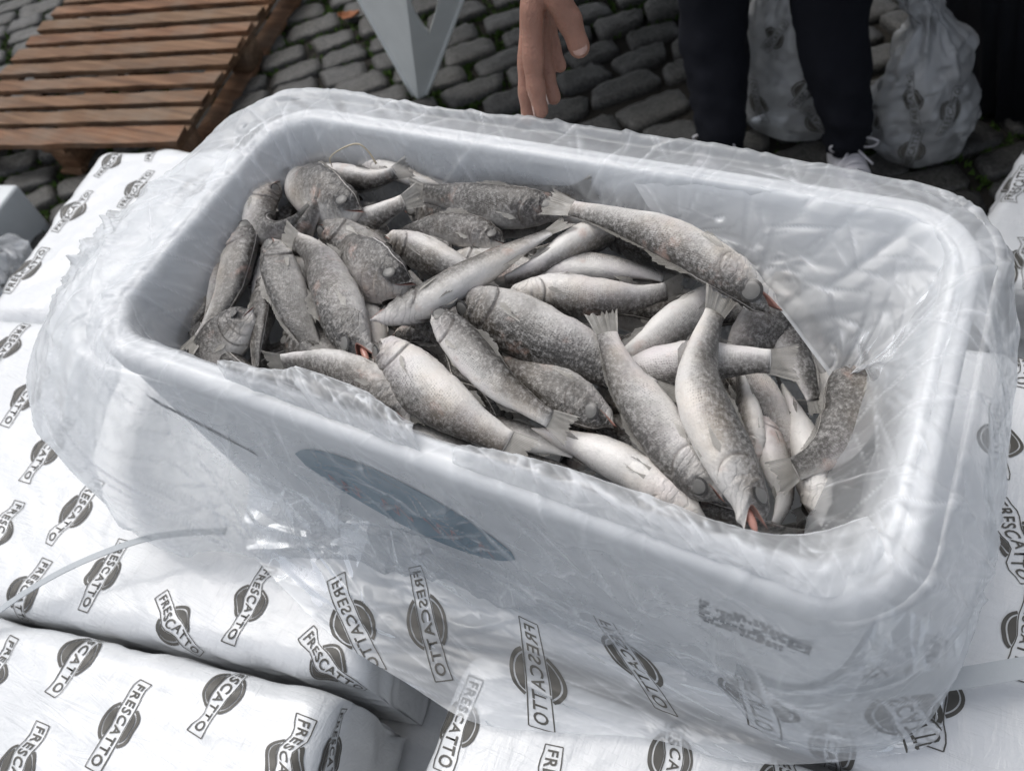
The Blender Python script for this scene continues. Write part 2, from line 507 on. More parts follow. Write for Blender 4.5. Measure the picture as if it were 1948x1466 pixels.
def stone_mat():
    mt, nt, out = mat_new('granite_sett')
    L = nt.links
    tc = N(nt, 'ShaderNodeTexCoord'); oi = N(nt, 'ShaderNodeObjectInfo')
    geo = N(nt, 'ShaderNodeNewGeometry')
    p = geo.outputs['Position']
    b = noise(nt, p, 9, 6, .65)
    s = noise(nt, p, 120, 4, .7)
    c = ramp(nt, b, [(.3, (.009, .009, .0086)), (.55, (.021, .021, .020)), (.75, (.042, .041, .039))]).outputs[0]
    c = mixc(nt, ramp(nt, s, [(.4, (0, 0, 0)), (.62, (1, 1, 1))]).outputs[0], c, mixc(nt, .5, c, (.10, .099, .094)))
    c = mixc(nt, oi.outputs['Random'], c, (1.35, 1.32, 1.27), 'MULTIPLY')
    dk = ramp(nt, noise(nt, p, 30, 4), [(.30, (1, 1, 1)), (.42, (0, 0, 0))]).outputs[0]
    c = mixc(nt, math_(nt, 'MULTIPLY', dk, .75), c, (.018, .018, .016))
    rg = ramp(nt, b, [(.3, (.35, .35, .35)), (.7, (.7, .7, .7))]).outputs[0]
    principled(nt, out, c, rg, .45, bump(nt, math_(nt, 'ADD', s, math_(nt, 'MULTIPLY', b, 2.0)), .5, .006))
    return mt

M_film = film_mat('clear_liner_film', .17, .45, .24, edge=.03, crease=.75)
M_wrap = film_mat('clear_wrap_film', .10)
M_skirt = film_mat('printed_bag_film', .36, .5, .22, edge=.05, crease=.45)
M_gbag = film_mat('ground_bag_film', .30, .9, .2, edge=.2, crease=.35)
M_wrapped = wrapped_mat()
M_foam = foam_mat()
M_fish = fish_mat()
M_fin = fin_mat()
M_fint = fin_mat('tail_fish_fin', 1.3)
M_finp = fin_mat('pale_fish_fin', 1.75)
M_wood = wood_mat()
M_stone = stone_mat()
M_ink = plain('grey_brown_ink', (.085, .081, .072), .45, .4, 60, .2)
M_blue = plain('blue_print', (.008, .115, .19), .5, .4, 40, .25)
M_red = plain('dull_red_print', (.30, .09, .11), .5, .4)
M_dark = plain('dark_print', (.018, .026, .036), .5, .4)
M_eye = plain('cloudy_eye', (.040, .038, .036), .25, .5, 300, .3)
M_pupil = plain('cloudy_pupil', (.15, .147, .140), .3, .4, 200, .25)
M_mouth = plain('mouth_lining', (.42, .23, .19), .35, .5, 120, .3)
M_tongue = plain('pink_tongue', (.52, .27, .22), .25, .6, 90, .2)
M_strap = plain('grey_white_strap', (.43, .46, .48), .35, .5, 30, .06, .2, 400)
M_plastic = plain('pale_grey_plastic', (.74, .77, .76), .42, .5, 12, .12, .15, 60)
M_skin = plain('skin', (.35, .185, .135), .45, .4, 55, .22, .6, 330, Subsurface_Weight=.12, Subsurface_Scale=.004)
M_nail = plain('fingernail', (.46, .30, .25), .3, .5)
M_cloth = plain('navy_black_cloth', (.009, .010, .015), .85, .2, 40, .2, .3, 500)
M_shoe = plain('white_canvas', (.66, .65, .68), .7, .3, 60, .1, .3, 900)
M_sole = plain('white_rubber', (.7, .7, .7), .55, .4)
M_hair = plain('dark_hair', (.02, .015, .012), .6, .3)
M_black = plain('black_plastic_sheet', (.008, .009, .013), .55, .35, 20, .3, .4, 25)
M_scrap = plain('pale_scrap', (.55, .55, .48), .5, .4, 60, .3)
M_soil = plain('dark_soil_joint', (.022, .020, .017), .95, .2, 14, .5, .6, 60)
M_moss = plain('moss', (.036, .070, .012), .9, .2, 30, .5)
M_leaf = plain('dry_leaf', (.25, .095, .04), .7, .3, 60, .35)
M_twig = plain('pale_dry_stalk', (.5, .44, .33), .6, .3)
M_flesh = plain('pale_pink_flesh', (.52, .40, .36), .4, .45, 70, .22, .5, 160)
M_tub = plain('frosted_plastic', (.62, .65, .66), .45, .4, 10, .15)

# ------------------------------------------------------------------ pavement of granite setts
gm = MB().add([(-60, -60, GZ - .012), (60, -60, GZ - .012), (60, 60, GZ - .012), (-60, 60, GZ - .012)], [(0, 1, 2, 3)])
pavement = tag(gm.build('pavement', M_soil), 'dark cobbled pavement of worn granite setts with mossy joints', None, None, 'structure')

def sett_mesh(k):
    r = np.random.default_rng(100 + k)
    n, mrows = 9, 7
    V, uvs = [], []
    X = np.linspace(-.5, .5, n); Y = np.linspace(-.5, .5, mrows)
    cj = r.uniform(-.10, .10, (4, 2))
    for y in Y:
        for x in X:
            fx, fy = x + .5, y + .5
            c = (cj[0] * (1 - fx) * (1 - fy) + cj[1] * fx * (1 - fy) + cj[2] * fx * fy + cj[3] * (1 - fx) * fy)
            ex = max(abs(x), abs(y)) * 2
            rr = 1 - .10 * (abs(x) * 2) ** 6 * (abs(y) * 2) ** 6
            dome = 1 - .42 * (abs(x) * 2) ** 9 - .42 * (abs(y) * 2) ** 9
            V.append(((x + c[0]) * rr, (y + c[1]) * rr, dome + r.normal(0, .16)))
    F = grid_faces(mrows, n)
    V = np.array(V)
    # skirt down
    ring = [j for j in range(n)] + [i * n + n - 1 for i in range(1, mrows)] + [(mrows - 1) * n + j for j in range(n - 2, -1, -1)] + [i * n for i in range(mrows - 2, 0, -1)]
    base = len(V)
    low = V[ring].copy(); low[:, 2] = -1.6
    V = np.concatenate([V, low])
    for a in range(len(ring)):
        b = (a + 1) % len(ring)
        F.append((ring[a], base + a, base + b, ring[b]))
    V = V * np.array([.192, .108, .013])
    me = make_mesh('sett', V, F)
    me.materials.append(M_stone)
    return me
setts = [sett_mesh(k) for k in range(10)]
th = math.radians(41)
ax1, ax2 = np.array([math.cos(th), math.sin(th)]), np.array([-math.sin(th), math.cos(th)])
cand = []
for i in range(-28, 28):
    offs = rng.uniform(0, .22)
    x = -6.0 + offs
    while x < 4.0:
        lw = rng.uniform(.80, 1.22)
        c = ax1 * (x + .105 * lw) + ax2 * (i * .126 + .02 * math.sin(x * 3 + i)) + np.array([-.6, 1.4])
        x += .214 * lw
        p = np.array([c[0], c[1], GZ])
        if (RC @ (p - CAM))[2] < .3: continue
        px, py = proj(p)
        if -140 < px < 2090 and -170 < py < 520:
            cand.append((py, px, c, lw))
def behind_stack(px, py):
    return (py > 250 + .16 * (px - 500) and 420 < px < 1700) or (py > 470)
cand = [c for c in cand if not behind_stack(c[1], c[0])]
cand.sort(key=lambda c: -c[0])
for py, px, c, lw in cand[:300]:
    o = link(bpy.data.objects.new('sett', setts[rng.integers(10)]), pavement)
    o.location = (c[0], c[1], GZ + rng.uniform(-.004, .005))
    o.rotation_euler = (rng.normal(0, .03), rng.normal(0, .03), th + rng.normal(0, .045) + (math.pi if rng.random() < .5 else 0))
    o.scale = (lw, rng.uniform(.92, 1.06), 1)
if len(cand) > 300:
    mb = MB()
    for py, px, c, lw in cand[300:]:
        me = setts[rng.integers(10)]
        V = np.empty(len(me.vertices) * 3); me.vertices.foreach_get('co', V); V = V.reshape(-1, 3) * np.array([lw, 1, 1])
        a = th + rng.normal(0, .045)
        V = np.stack([V[:, 0] * math.cos(a) - V[:, 1] * math.sin(a) + c[0], V[:, 0] * math.sin(a) + V[:, 1] * math.cos(a) + c[1], V[:, 2] + GZ], 1)
        mb.add(V, [tuple(p.vertices) for p in me.polygons])
    tag(mb.build('far_setts', M_stone, pavement, True), kind='stuff')
# moss in the joints: small upright blades and flakes along the sett edges
mb = MB()
for py, px, c, lw in cand:
    dens = vnoise(c[0] * 1.7 + 40, c[1] * 1.7 + 11)
    for _ in range(int(60 * max(0, dens - .30) * 2.2)):
        side = rng.integers(4)
        a, b = (rng.uniform(-.5, .5), rng.choice([-.56, .56])) if side < 3 else (rng.choice([-.54, .54]), rng.uniform(-.5, .5))
        q = c + ax1 * a * .200 * lw + ax2 * b * .115
        for _k in range(3):
            w = rng.normal(0, .006, 2)
            hgt = rng.uniform(.006, .020)
            d = rng.normal(0, 1, 2); d = d / np.linalg.norm(d) * rng.uniform(.003, .009)
            p0 = np.array([q[0] + w[0], q[1] + w[1], GZ - .006])
            mb.add([p0 + [d[0], d[1], 0], p0 - [d[0], d[1], 0], p0 + [-d[1] * 1.4, d[0] * 1.4, hgt], ], [(0, 1, 2)])
tag(mb.build('moss', M_moss), 'low green moss growing in the joints between the cobbles', 'moss', None, 'stuff')

# ------------------------------------------------------------------ printed logo (flat print: banner with lettering over a split disc)
def text_mesh(body):
    cu = bpy.data.curves.new('t', 'FONT')
    cu.body = body
    cu.size = 1.0
    cu.space_character = 1.14
    cu.offset = .018
    cu.resolution_u = 3
    cu.fill_mode = 'FRONT'
    o = bpy.data.objects.new('t', cu)
    scene.collection.objects.link(o)
    dg = bpy.context.evaluated_depsgraph_get()
    me = bpy.data.meshes.new_from_object(o.evaluated_get(dg))
    V = np.empty(len(me.vertices) * 3); me.vertices.foreach_get('co', V)
    F = [tuple(p.vertices) for p in me.polygons]
    bpy.data.objects.remove(o); bpy.data.curves.remove(cu); bpy.data.meshes.remove(me)
    return V.reshape(-1, 3)[:, :2], F
def logo_2d():
    VV, FF = [], []
    n = 0
    def add(V, F):
        nonlocal n
        V = np.asarray(V, float)
        VV.append(V); FF.extend(tuple(i + n for i in f) for f in F); n += len(V)
    T, TF = text_mesh('FRESCATTO')
    mn, mx = T.min(0), T.max(0)
    T = (T - mn) / (mx - mn)
    add(np.stack([(T[:, 0] - .5) * .91, (T[:, 1] - .5) * .118], 1), TF)
    hb, r, lw = .098, .245, .012
    def strip(p, q, w, k=14):
        p, q = np.array(p, float), np.array(q, float)
        d = (q - p) / np.linalg.norm(q - p); nn = np.array([-d[1], d[0]]) * w / 2
        P = [p + (q - p) * t for t in np.linspace(0, 1, k)]
        add([x + nn for x in P] + [x - nn for x in P], [(i, i + 1, k + i + 1, k + i) for i in range(k - 1)])
    strip((-.5, hb), (.5, hb), lw); strip((-.5, -hb), (.5, -hb), lw)
    strip((-.5, -hb), (-.5, hb), lw, 4); strip((.5, -hb), (.5, hb), lw, 4)
    for sg in (-1, 1):
        ri = r * .80
        y0 = hb + .012
        xm = math.sqrt(ri * ri - y0 * y0)
        xs = np.linspace(-xm, xm, 18)
        V = []
        for x in xs:
            yt = math.sqrt(max(ri * ri - x * x, y0 * y0))
            for t in (0, .33, .66, 1): V.append((x, sg * (y0 + (yt - y0) * t)))
        add(V, grid_faces(18, 4))
        a0 = math.asin(y0 / (r * .9))
        ang = np.linspace(a0, math.pi - a0, 26)
        V = []
        for a in ang:
            for rr in (r * .86, r): V.append((rr * math.cos(a), sg * rr * math.sin(a)))
        add(V, grid_faces(26, 2))
    return np.concatenate(VV), FF
LOGO_V, LOGO_F = logo_2d()

# ------------------------------------------------------------------ film-wrapped foam boxes (the stack underneath)
BH = .262
class WBox:
    def __init__(s, x, y, ztop, deg, hx=.362, hy=.172, h=BH, r=.022, seed=1, loose=.006):
        s.c = np.array([x, y]); s.z = ztop; s.a = math.radians(deg)
        s.hx, s.hy, s.h, s.r, s.seed, s.loose = hx, hy, h, r, seed, loose
        s.R = np.array([[math.cos(s.a), -math.sin(s.a)], [math.sin(s.a), math.cos(s.a)]])
    def local(s, P):
        return s.R.T @ (np.asarray(P[:2]) - s.c)
    def _f(s, x, h):
        fl = h - s.r
        ax = np.abs(x); sg = np.sign(x)
        ph = np.clip((ax - fl) / s.r, 0, math.pi / 2)
        over = np.maximum(ax - fl - s.r * math.pi / 2, 0)
        pos = np.where(ax <= fl, ax, fl + s.r * np.sin(ph))
        dz = np.where(ax <= fl, 0, -s.r * (1 - np.cos(ph)) - over)
        return sg * pos, dz, sg * np.sin(ph), np.cos(ph), over
    def surf(s, x, y, off):
        px, zx, nx, cx_, ox = s._f(x, s.hx)
        py, zy, ny, cy_, oy = s._f(y, s.hy)
        nz = cx_ * cy_
        k = np.maximum(np.sqrt(nx ** 2 + ny ** 2 + nz ** 2), 1e-6)
        z = np.maximum(zx + zy, -s.h + .004)
        taper = 1 + .035 * z / s.h * 1.0
        P = np.stack([(px * taper + nx / k * off), (py * taper + ny / k * off), z + nz / k * off], -1)
        Q = P.copy()
        Q[..., 0] = P[..., 0] * s.R[0, 0] + P[..., 1] * s.R[0, 1] + s.c[0]
        Q[..., 1] = P[..., 0] * s.R[1, 0] + P[..., 1] * s.R[1, 1] + s.c[1]
        Q[..., 2] += s.z
        return Q
    def filmoff(s, x, y):
        ex = sstep(s.hx - .03, s.hx + .05, np.abs(x)); ey = sstep(s.hy - .03, s.hy + .05, np.abs(y))
        e = np.maximum(ex, ey)
        c = crumple(x, y, s.seed, 9, 6) * .5 + .5
        f = crumple(x, y, s.seed + 50, 30, 5) * .5 + .5
        st = np.abs(vnoise(x * 6 + s.seed * 3.1, y * 60 + s.seed) - .5)
        return .0016 + (.0026 + s.loose * e) * np.clip(c, 0, 1.4) + .0011 * np.clip(f, 0, 1.4) + .0014 * st
    def build(s, label, logos=(), group='film wrapped boxes stacked under the open box', fine=True, side_logos=()):
        t = thing('wrapped_box', label, 'box', (s.c[0], s.c[1], s.z - s.h), group)
        org = np.array([s.c[0], s.c[1], s.z - s.h])
        def axis(h, n):
            return np.linspace(-(h + s.h + .01), h + s.h + .01, n)
        def dense(h, step):
            e = h - s.r; q = math.pi / 2 * s.r
            k = max(3, int(2 * e / step))
            return np.concatenate([[-e - q - s.h + s.r, ], np.linspace(-e - q - s.h * .6, -e - q, 5), np.linspace(-e - q, -e, 6)[1:-1], np.linspace(-e, e, k),
                                   np.linspace(e, e + q, 6)[1:-1], np.linspace(e + q, e + q + s.h * .6, 5), [e + q + s.h - s.r]])
        X, Y = np.meshgrid(dense(s.hx, .08), dense(s.hy, .08))
        V = s.surf(X, Y, np.zeros_like(X)).reshape(-1, 3)
        if not fine:
            obj('wrapped_body', V, grid_faces(*X.shape), M_wrapped, t, True, None, org)
            return t
        st = .005
        gx = np.arange(-(s.hx + s.h), s.hx + s.h, st); gy = np.arange(-(s.hy + s.h), s.hy + s.h, st)
        X, Y = np.meshgrid(gx, gy)
        V = s.surf(X, Y, s.filmoff(X, Y)).reshape(-1, 3)
        obj('wrapped_body', V, grid_faces(*X.shape), M_wrapped, t, True, None, org)
        for lg in logos:
            (fx, fy), (ox, oy) = lg[0], lg[1]
            a, b = s.local(at(fx, fy, s.z)), s.local(at(ox, oy, s.z))
            c, d = (a + b) / 2, b - a
            ln = float(np.clip(np.linalg.norm(d) * .96, .084, .100))
            d = d / np.linalg.norm(d)
            s.logo(t, org, c, d, ln)
        for c, d in side_logos:
            s.logo(t, org, np.array(c), nrm(d), .098)
        return t
    def logo(s, t, org, c, d, ln):
        e = np.array([-d[1], d[0]])
        wob = .010 * (vnoise(LOGO_V[:, 0] * 5 + c[0] * 90, LOGO_V[:, 1] * 3 + c[1] * 70) - .5)
        P = c + np.outer(LOGO_V[:, 0] * ln, d) + np.outer(LOGO_V[:, 1] * ln + wob, e)
        V = s.surf(P[:, 0], P[:, 1], s.filmoff(P[:, 0], P[:, 1]) + .0009)
        obj('printed_logo', V, LOGO_F, M_ink, t, True, None, org)

ZB = -.264
u12 = np.array([math.cos(math.radians(13)), math.sin(math.radians(13))]); v12 = np.array([-u12[1], u12[0]])
cA = np.array([-.995, .273]) + u12 * .362 - v12 * .187
cB = np.array([-.062, -.312]) - u12 * .47 + v12 * .201
cC = np.array([-.076, -.329]) - u12 * .362 - v12 * .176
WA = WBox(cA[0], cA[1], ZB, 13, hy=.187, seed=11, loose=.022)
WA.build('white wrapped box at the back left, nearest the wooden pallet',
         [((183, 340), (247, 278)), ((283, 310), (332, 250)), ((105, 445), (178, 366)), ((230, 400), (294, 328)), ((15, 562), (92, 473)), ((330, 400), (400, 320))])
WB = WBox(cB[0], cB[1], ZB - .002, 13, hx=.47, hy=.201, seed=12)
WB.build('white wrapped box at the left edge between the back and bottom left boxes',
         [((52, 618), (-22, 712)), ((97, 703), (8, 815)), ((137, 797), (48, 922)), ((192, 912), (95, 1040)), ((240, 1028), (162, 1162)),
          ((38, 960), (-40, 1070)), ((82, 1078), (10, 1180)), ((318, 1148), (352, 1230)), ((512, 1083), (440, 1217)), ((590, 1216), (660, 1310))])
WC = WBox(cC[0], cC[1], ZB + .006, 12.5, seed=13)
WC.build('white wrapped box in the bottom left corner with yellowed foam edge',
         [((205, 1172), (98, 1325)), ((285, 1296), (180, 1470)), ((478, 1240), (375, 1403)), ((577, 1372), (505, 1530)), ((84, 1382), (-10, 1540)), ((25, 1228), (-60, 1350)), ((650, 1390), (640, 1480))])
WD = WBox(.420, -.385, ZB, 5, hx=.372, seed=14)
WD.build('white wrapped box at the bottom right under the hanging printed bag',
         [((905, 1305), (845, 1452)), ((1290, 1352), (1262, 1540)), ((1048, 1438), (1020, 1600)), ((1505, 1420), (1480, 1590))],
         side_logos=[((-.43, -.05), (-.2, -1))])
WE = WBox(.68, .050, ZB + .001, 4, hx=.42, hy=.225, seed=15)
WE.build('white wrapped box on the right beside the open box',
         [((1783, 1212), (1762, 1425)), ((1905, 960), (1945, 1100)), ((1895, 780), (1890, 905)), ((1960, 1120), (1935, 1300)), ((1960, 640), (1945, 720)), ((1600, 1330), (1575, 1520))])
# the box the open one rests on and the layers below, down to the pavement
WU = WBox(.05, -.01, ZB - .006, 3, hx=.27, hy=.205, seed=16)
WU.build('white wrapped box hidden beneath the open box', (), fine=False)
lay = [(-.62, .20, 8), (-.52, -.22, 10), (.22, -.36, 3), (.30, .06, 4), (-.05, .0, 4)]
for k in (1, 2):
    for j, (x, y, a) in enumerate(lay[:4]):
        w = WBox(x, y, ZB - BH * k - .004, a + 2 * k, seed=30 + 5 * k + j)
        w.build('white foam box in a lower layer of the stack', (), 'foam boxes in the lower layers of the stack', fine=False)
WF = WBox(.80, .80, -.60, -10, seed=17, loose=.012)
WF.build('shaded wrapped box at the far right edge, lower than the others',
         [((1912, 405), (1960, 300)), ((1908, 470), (1900, 575)), ((1950, 440), (1960, 560)), ((1960, 330), (1990, 240))],
         None)
wb2 = WBox(.80, .80, -.60 - BH, -10, seed=18); wb2.build('white foam box in a lower layer of the stack', (), 'foam boxes in the lower layers of the stack', fine=False)

# ------------------------------------------------------------------ the open foam box
OA, OB, OR, OY = .360, .177, .062, 0.0
SB = np.array([0, .28, .33, .45, .50, .78, .83, .95, 1.0])
def rrect(s, a, b, r):
    """point and outward normal of a rounded rectangle at perimeter parameter s (clockwise from the far left)"""
    s = np.asarray(s, float) % 1.0
    P = np.zeros(s.shape + (2,)); Nn = np.zeros_like(P)
    segs = [((-a + r, b), (a - r, b), None), ((a - r, b - r), 90, 0), ((a, b - r), (a, -b + r), None), ((a - r, -b + r), 0, -90),
            ((a - r, -b), (-a + r, -b), None), ((-a + r, -b + r), -90, -180), ((-a, -b + r), (-a, b - r), None), ((-a + r, b - r), 180, 90)]
    norms = [(0, 1), None, (1, 0), None, (0, -1), None, (-1, 0), None]
    for k in range(8):
        mk = (s >= SB[k]) & (s < SB[k + 1])
        t = ((s - SB[k]) / (SB[k + 1] - SB[k]))[mk][:, None]
        if norms[k] is not None:
            p, q = np.array(segs[k][0]), np.array(segs[k][1])
            P[mk] = p + (q - p) * t; Nn[mk] = norms[k]
        else:
            c, a0, a1 = segs[k]
            an = np.radians(a0 + (a1 - a0) * t[:, 0])
            d = np.stack([np.cos(an), np.sin(an)], 1)
            P[mk] = np.array(c) + d * r; Nn[mk] = d
    P[..., 1] += OY
    return P, Nn
IA, IB, IR = .335, .152, .05
prof = [  # (outer half a, half b, radius, z)
    (OA - .014, OB - .014, .05, -.2620), (OA - .009, OB - .009, .052, -.2615), (OA - .006, OB - .006, .055, -.252), (OA - .0035, OB - .0035, .06, -.044),
    (OA - .003, OB - .003, .06, -.034), (OA - .0005, OB - .0005, OR, -.030), (OA, OB, OR, -.026), (OA, OB, OR, -.008), (OA - .003, OB - .003, OR, -.0015),
    (OA - .007, OB - .007, .058, 0.0), (OA - .010, OB - .010, .056, -.0005), (OA - .0112, OB - .0112, .056, -.0045), (OA - .0145, OB - .0145, .054, -.0045),
    (OA - .016, OB - .016, .053, -.0005), (OA - .019, OB - .019, .052, 0.0), (IA + .003, IB + .003, .05, -.0015), (IA, IB, IR, -.007),
    (IA - .003, IB - .003, IR, -.03), (IA - .014, IB - .014, .045, -.21), (IA - .022, IB - .022, .04, -.226), (IA - .035, IB - .035, .03, -.229)]
ss = np.concatenate([np.linspace(SB[k], SB[k + 1], 14 if k % 2 else 26, endpoint=False) for k in range(8)])
V = []
for a, b, r, z in prof:
    P, _ = rrect(ss, a, b, r)
    V.append(np.concatenate([P, np.full((len(P), 1), z)], 1))
nS = len(ss)
F = grid_faces(len(prof), nS, True)
F += [tuple(range(nS))[::-1], tuple((len(prof) - 1) * nS + k for k in range(nS))]
openbox = thing('foam_fish_box', 'open white foam box full of fish, lined with a clear plastic bag', 'box', (0, 0, -.262))
OORG = (0, 0, -.262)
obj('box_body', np.concatenate(V), F, M_foam, openbox, True, None, OORG)
def wall_pt(x, z, off):                    # on the near outer wall
    t = (z + .044) / (-.252 + .044)
    return np.array([x, OY - (OB - .0035 - .0025 * t) - off, z])
def wall_print(name, polys, mat, off=.0008):
    mb = MB()
    for poly in polys:
        mb.add([wall_pt(x, z, off) for x, z in poly], [tuple(range(len(poly)))])
    return mb.build(name, mat, openbox, False, OORG)
# big blue fish-shaped print, a line of reddish script over it, dark slanting lettering and a dark data panel
def seg_strip(top, bot):
    return [[top[i], top[i + 1], bot[i + 1], bot[i]] for i in range(len(top) - 1)]
xs_ = np.linspace(0, 1, 26)
b0, b1 = (-.145, 0, -.108), (.072, 0, -.150)
cx_ = b0[0] + (b1[0] - b0[0]) * xs_
cz_ = b0[2] + (b1[2] - b0[2]) * xs_
hw = .072 * np.sin(np.clip(xs_, .012, .99) * math.pi) ** .55
wall_print('blue_print', seg_strip([(x, min(z + h, -.046)) for x, z, h in zip(cx_, cz_, hw)], [(x, z - h) for x, z, h in zip(cx_, cz_, hw)]), M_blue)
pol = []
xs2 = np.linspace(.12, .88, 60)
for k in range(59):
    if (k // 6) % 3 == 2: continue
    x0, x1 = b0[0] + (b1[0] - b0[0]) * xs2[k], b0[0] + (b1[0] - b0[0]) * xs2[k + 1]
    z0, z1 = b0[2] - .02 + (b1[2] - b0[2]) * xs2[k] + .014 * math.sin(k * 1.25), b0[2] - .02 + (b1[2] - b0[2]) * xs2[k + 1] + .014 * math.sin((k + 1) * 1.25)
    pol.append([(x0, z0 + .0042), (x1, z1 + .0042), (x1, z1 - .0042), (x0, z0 - .0042)])
wall_print('red_script', pol, M_red, .0016)
pol = []
for k in range(26):
    t = k / 25
    x = -.335 + .105 * t; z = -.095 - .050 * t
    w, h = .0035 + .003 * rng.random(), .004 + .005 * rng.random() * (1.1 - t)
    pol.append([(x, z + h), (x + w, z + h - .002), (x + w + .002, z - h - .002), (x + .002, z - h)])
wall_print('dark_lettering', pol, M_dark)
pol = []
for r_ in range(7):
    x = .238
    while x < .300:
        w = rng.uniform(.0015, .006)
        if rng.random() < .72: pol.append([(x, -.078 - r_ * .0072), (x + w, -.078 - r_ * .0072), (x + w, -.0833 - r_ * .0072), (x, -.0833 - r_ * .0072)])
        x += w + .0012
for (a, b, c, d) in ((.3025, .318, -.088, -.092), (.3025, .318, -.106, -.110), (.3025, .306, -.092, -.106), (.3145, .318, -.092, -.106), (.308, .3125, -.096, -.102)):
    pol.append([(a, c), (b, c), (b, d), (a, d)])
wall_print('dark_data_panel', pol, M_dark)

# ------------------------------------------------------------------ clear liner bag turned over the rim
stn = [  # s, (out,z) shoulder, (out,z) middle, (out,z) hem, inner sag
    (.000, .022, .003, .036, -.04, .030, -.16, .010), (.07, .018, .004, .026, -.04, .02, -.15, .008), (.14, .022, .005, .030, -.04, .02, -.15, .010),
    (.21, .021, .003, .026, -.04, .02, -.14, .022), (.26, .016, .001, .022, -.04, .02, -.13, .036), (.305, .012, -.004, .022, -.04, .03, -.12, .042), (.35, .014, -.008, .042, -.06, .050, -.16, .034),
    (.40, .016, -.010, .055, -.09, .066, -.20, .030), (.45, .014, -.014, .046, -.10, .070, -.225, .028), (.475, .012, -.02, .032, -.11, .050, -.235, .026),
    (.52, .006, -.03, .010, -.11, .010, -.235, .016), (.58, .004, -.03, .008, -.11, .020, -.242, .010), (.64, .004, -.03, .008, -.11, .024, -.242, .008),
    (.70, .005, -.03, .012, -.11, .044, -.238, .008), (.76, .010, -.02, .030, -.11, .080, -.232, .010), (.80, .035, -.012, .110, -.10, .130, -.228, .012),
    (.83, .060, -.010, .190, -.105, .185, -.222, .014), (.87, .065, -.008, .190, -.085, .190, -.215, .016), (.91, .055, -.004, .125, -.055, .140, -.20, .016),
    (.95, .038, .001, .080, -.034, .080, -.19, .014), (.975, .028, .003, .052, -.035, .050, -.18, .012)]
NS, NT = 1150, 190
sg = np.linspace(0, 1, NS, endpoint=False)
st_ = np.array(stn)
ctrl = []
for c in range(1, 8):
    v = np.interp(sg, np.concatenate([st_[:, 0], [1.0]]), np.concatenate([st_[:, c], [st_[0, c]]]))
    k = np.hanning(43); k /= k.sum()
    v = np.convolve(np.concatenate([v[-60:], v, v[:60]]), k, 'same')[60:-60]
    ctrl.append(v)
Po, No = rrect(sg, OA, OB, OR)
def ringp(a, b, r, z, inset=0.0):
    P, n_ = rrect(sg, a, b, r)
    P = P - n_ * np.broadcast_to(inset, sg.shape)[:, None]
    return np.concatenate([P, np.broadcast_to(z, sg.shape)[:, None]], 1)
def outp(o, z):
    return np.concatenate([Po + No * o[:, None], np.broadcast_to(z, sg.shape)[:, None]], 1)
sag = ctrl[6]
# uneven hem
hemn = (vnoise(sg * 40, sg * 0 + 3) - .5) * .030 + (vnoise(sg * 130, sg * 0 + 9) - .5) * .012
rows = np.stack([ringp(IA - .030, IB - .030, .035, -.216), ringp(IA - .02, IB - .02, .04, -.150, sag * .5), ringp(IA - .012, IB - .012, .045, -.085, sag),
                 ringp(IA - .006, IB - .006, IR, -.038, sag * .45), ringp(IA + .0005, IB + .0005, IR, -.004, 0), ringp(OA - .018, OB - .018, .055, .0022),
                 ringp(OA - .006, OB - .006, .058, .0024), outp(np.minimum(ctrl[0] * .25, .006) + .002, np.maximum(ctrl[1] * .3, -.006)),
                 outp(ctrl[0], ctrl[1]), outp(ctrl[2], ctrl[3]), outp(ctrl[4], np.maximum(ctrl[5] + hemn * .5, -.25))], 0)   # rows x NS x 3
ut = np.concatenate([np.linspace(0, 4, 62, endpoint=False), np.linspace(4, 7, 30, endpoint=False), np.linspace(7, 10, 100)])
NT = len(ut)
nr = len(rows)
i0 = np.clip(np.floor(ut).astype(int), 0, nr - 2); tt = (ut - i0)[:, None, None]
ext = np.concatenate([[2 * rows[0] - rows[1]], rows, [2 * rows[-1] - rows[-2]]], 0)
p0, p1, p2, p3 = ext[i0], ext[i0 + 1], ext[i0 + 2], ext[i0 + 3]
G = 0.5 * (2 * p1 + (p2 - p0) * tt + (2 * p0 - 5 * p1 + 4 * p2 - p3) * tt ** 2 + (3 * p1 - p0 - 3 * p2 + p3) * tt ** 3)
def normals(G, closed=True):
    if closed:
        ds = np.roll(G, -1, 1) - np.roll(G, 1, 1)
    else:
        ds = np.gradient(G, axis=1)
    dt = np.gradient(G, axis=0)
    return nrm(np.cross(ds, dt))
arc = np.concatenate([[0], np.cumsum(np.linalg.norm(np.diff(G.mean(1), axis=0), axis=1))])
arcl = np.concatenate([np.zeros((1, NS)), np.cumsum(np.linalg.norm(np.diff(G, axis=0), axis=2), 0)], 0)
peri = 2.06
SX, TY = np.meshgrid(sg * peri, np.zeros(NT)); TY = arcl
Nf = normals(G)
sgn = np.sign(Nf[int(NT * .45), :, 2].mean())
Nf = Nf * sgn
amp_in = (1 - sstep(3.4, 4.3, ut))[:, None]; amp_out = sstep(7.2, 8.6, ut)[:, None]; amp_rim = 1 - np.maximum(amp_in, amp_out)
c1 = crumple(SX, TY, 5, 6, 7, .2); c2 = crumple(SX, TY, 6, 15, 7, .15)
k1 = creases(SX, TY, 41, 520, .03, .17, .0045)
k2 = creases(SX, TY, 42, 300, .05, .24, .0050, math.pi / 2, .5)
k3 = creases(SX, TY, 43, 1800, .008, .045, .0028)
kl = np.maximum(creases(SX, TY, 44, 1500, .02, .20, .0019), creases(SX, TY, 45, 700, .05, .25, .0018, 2.2, .35)) ** 2.0      # hair-fine white fold lines
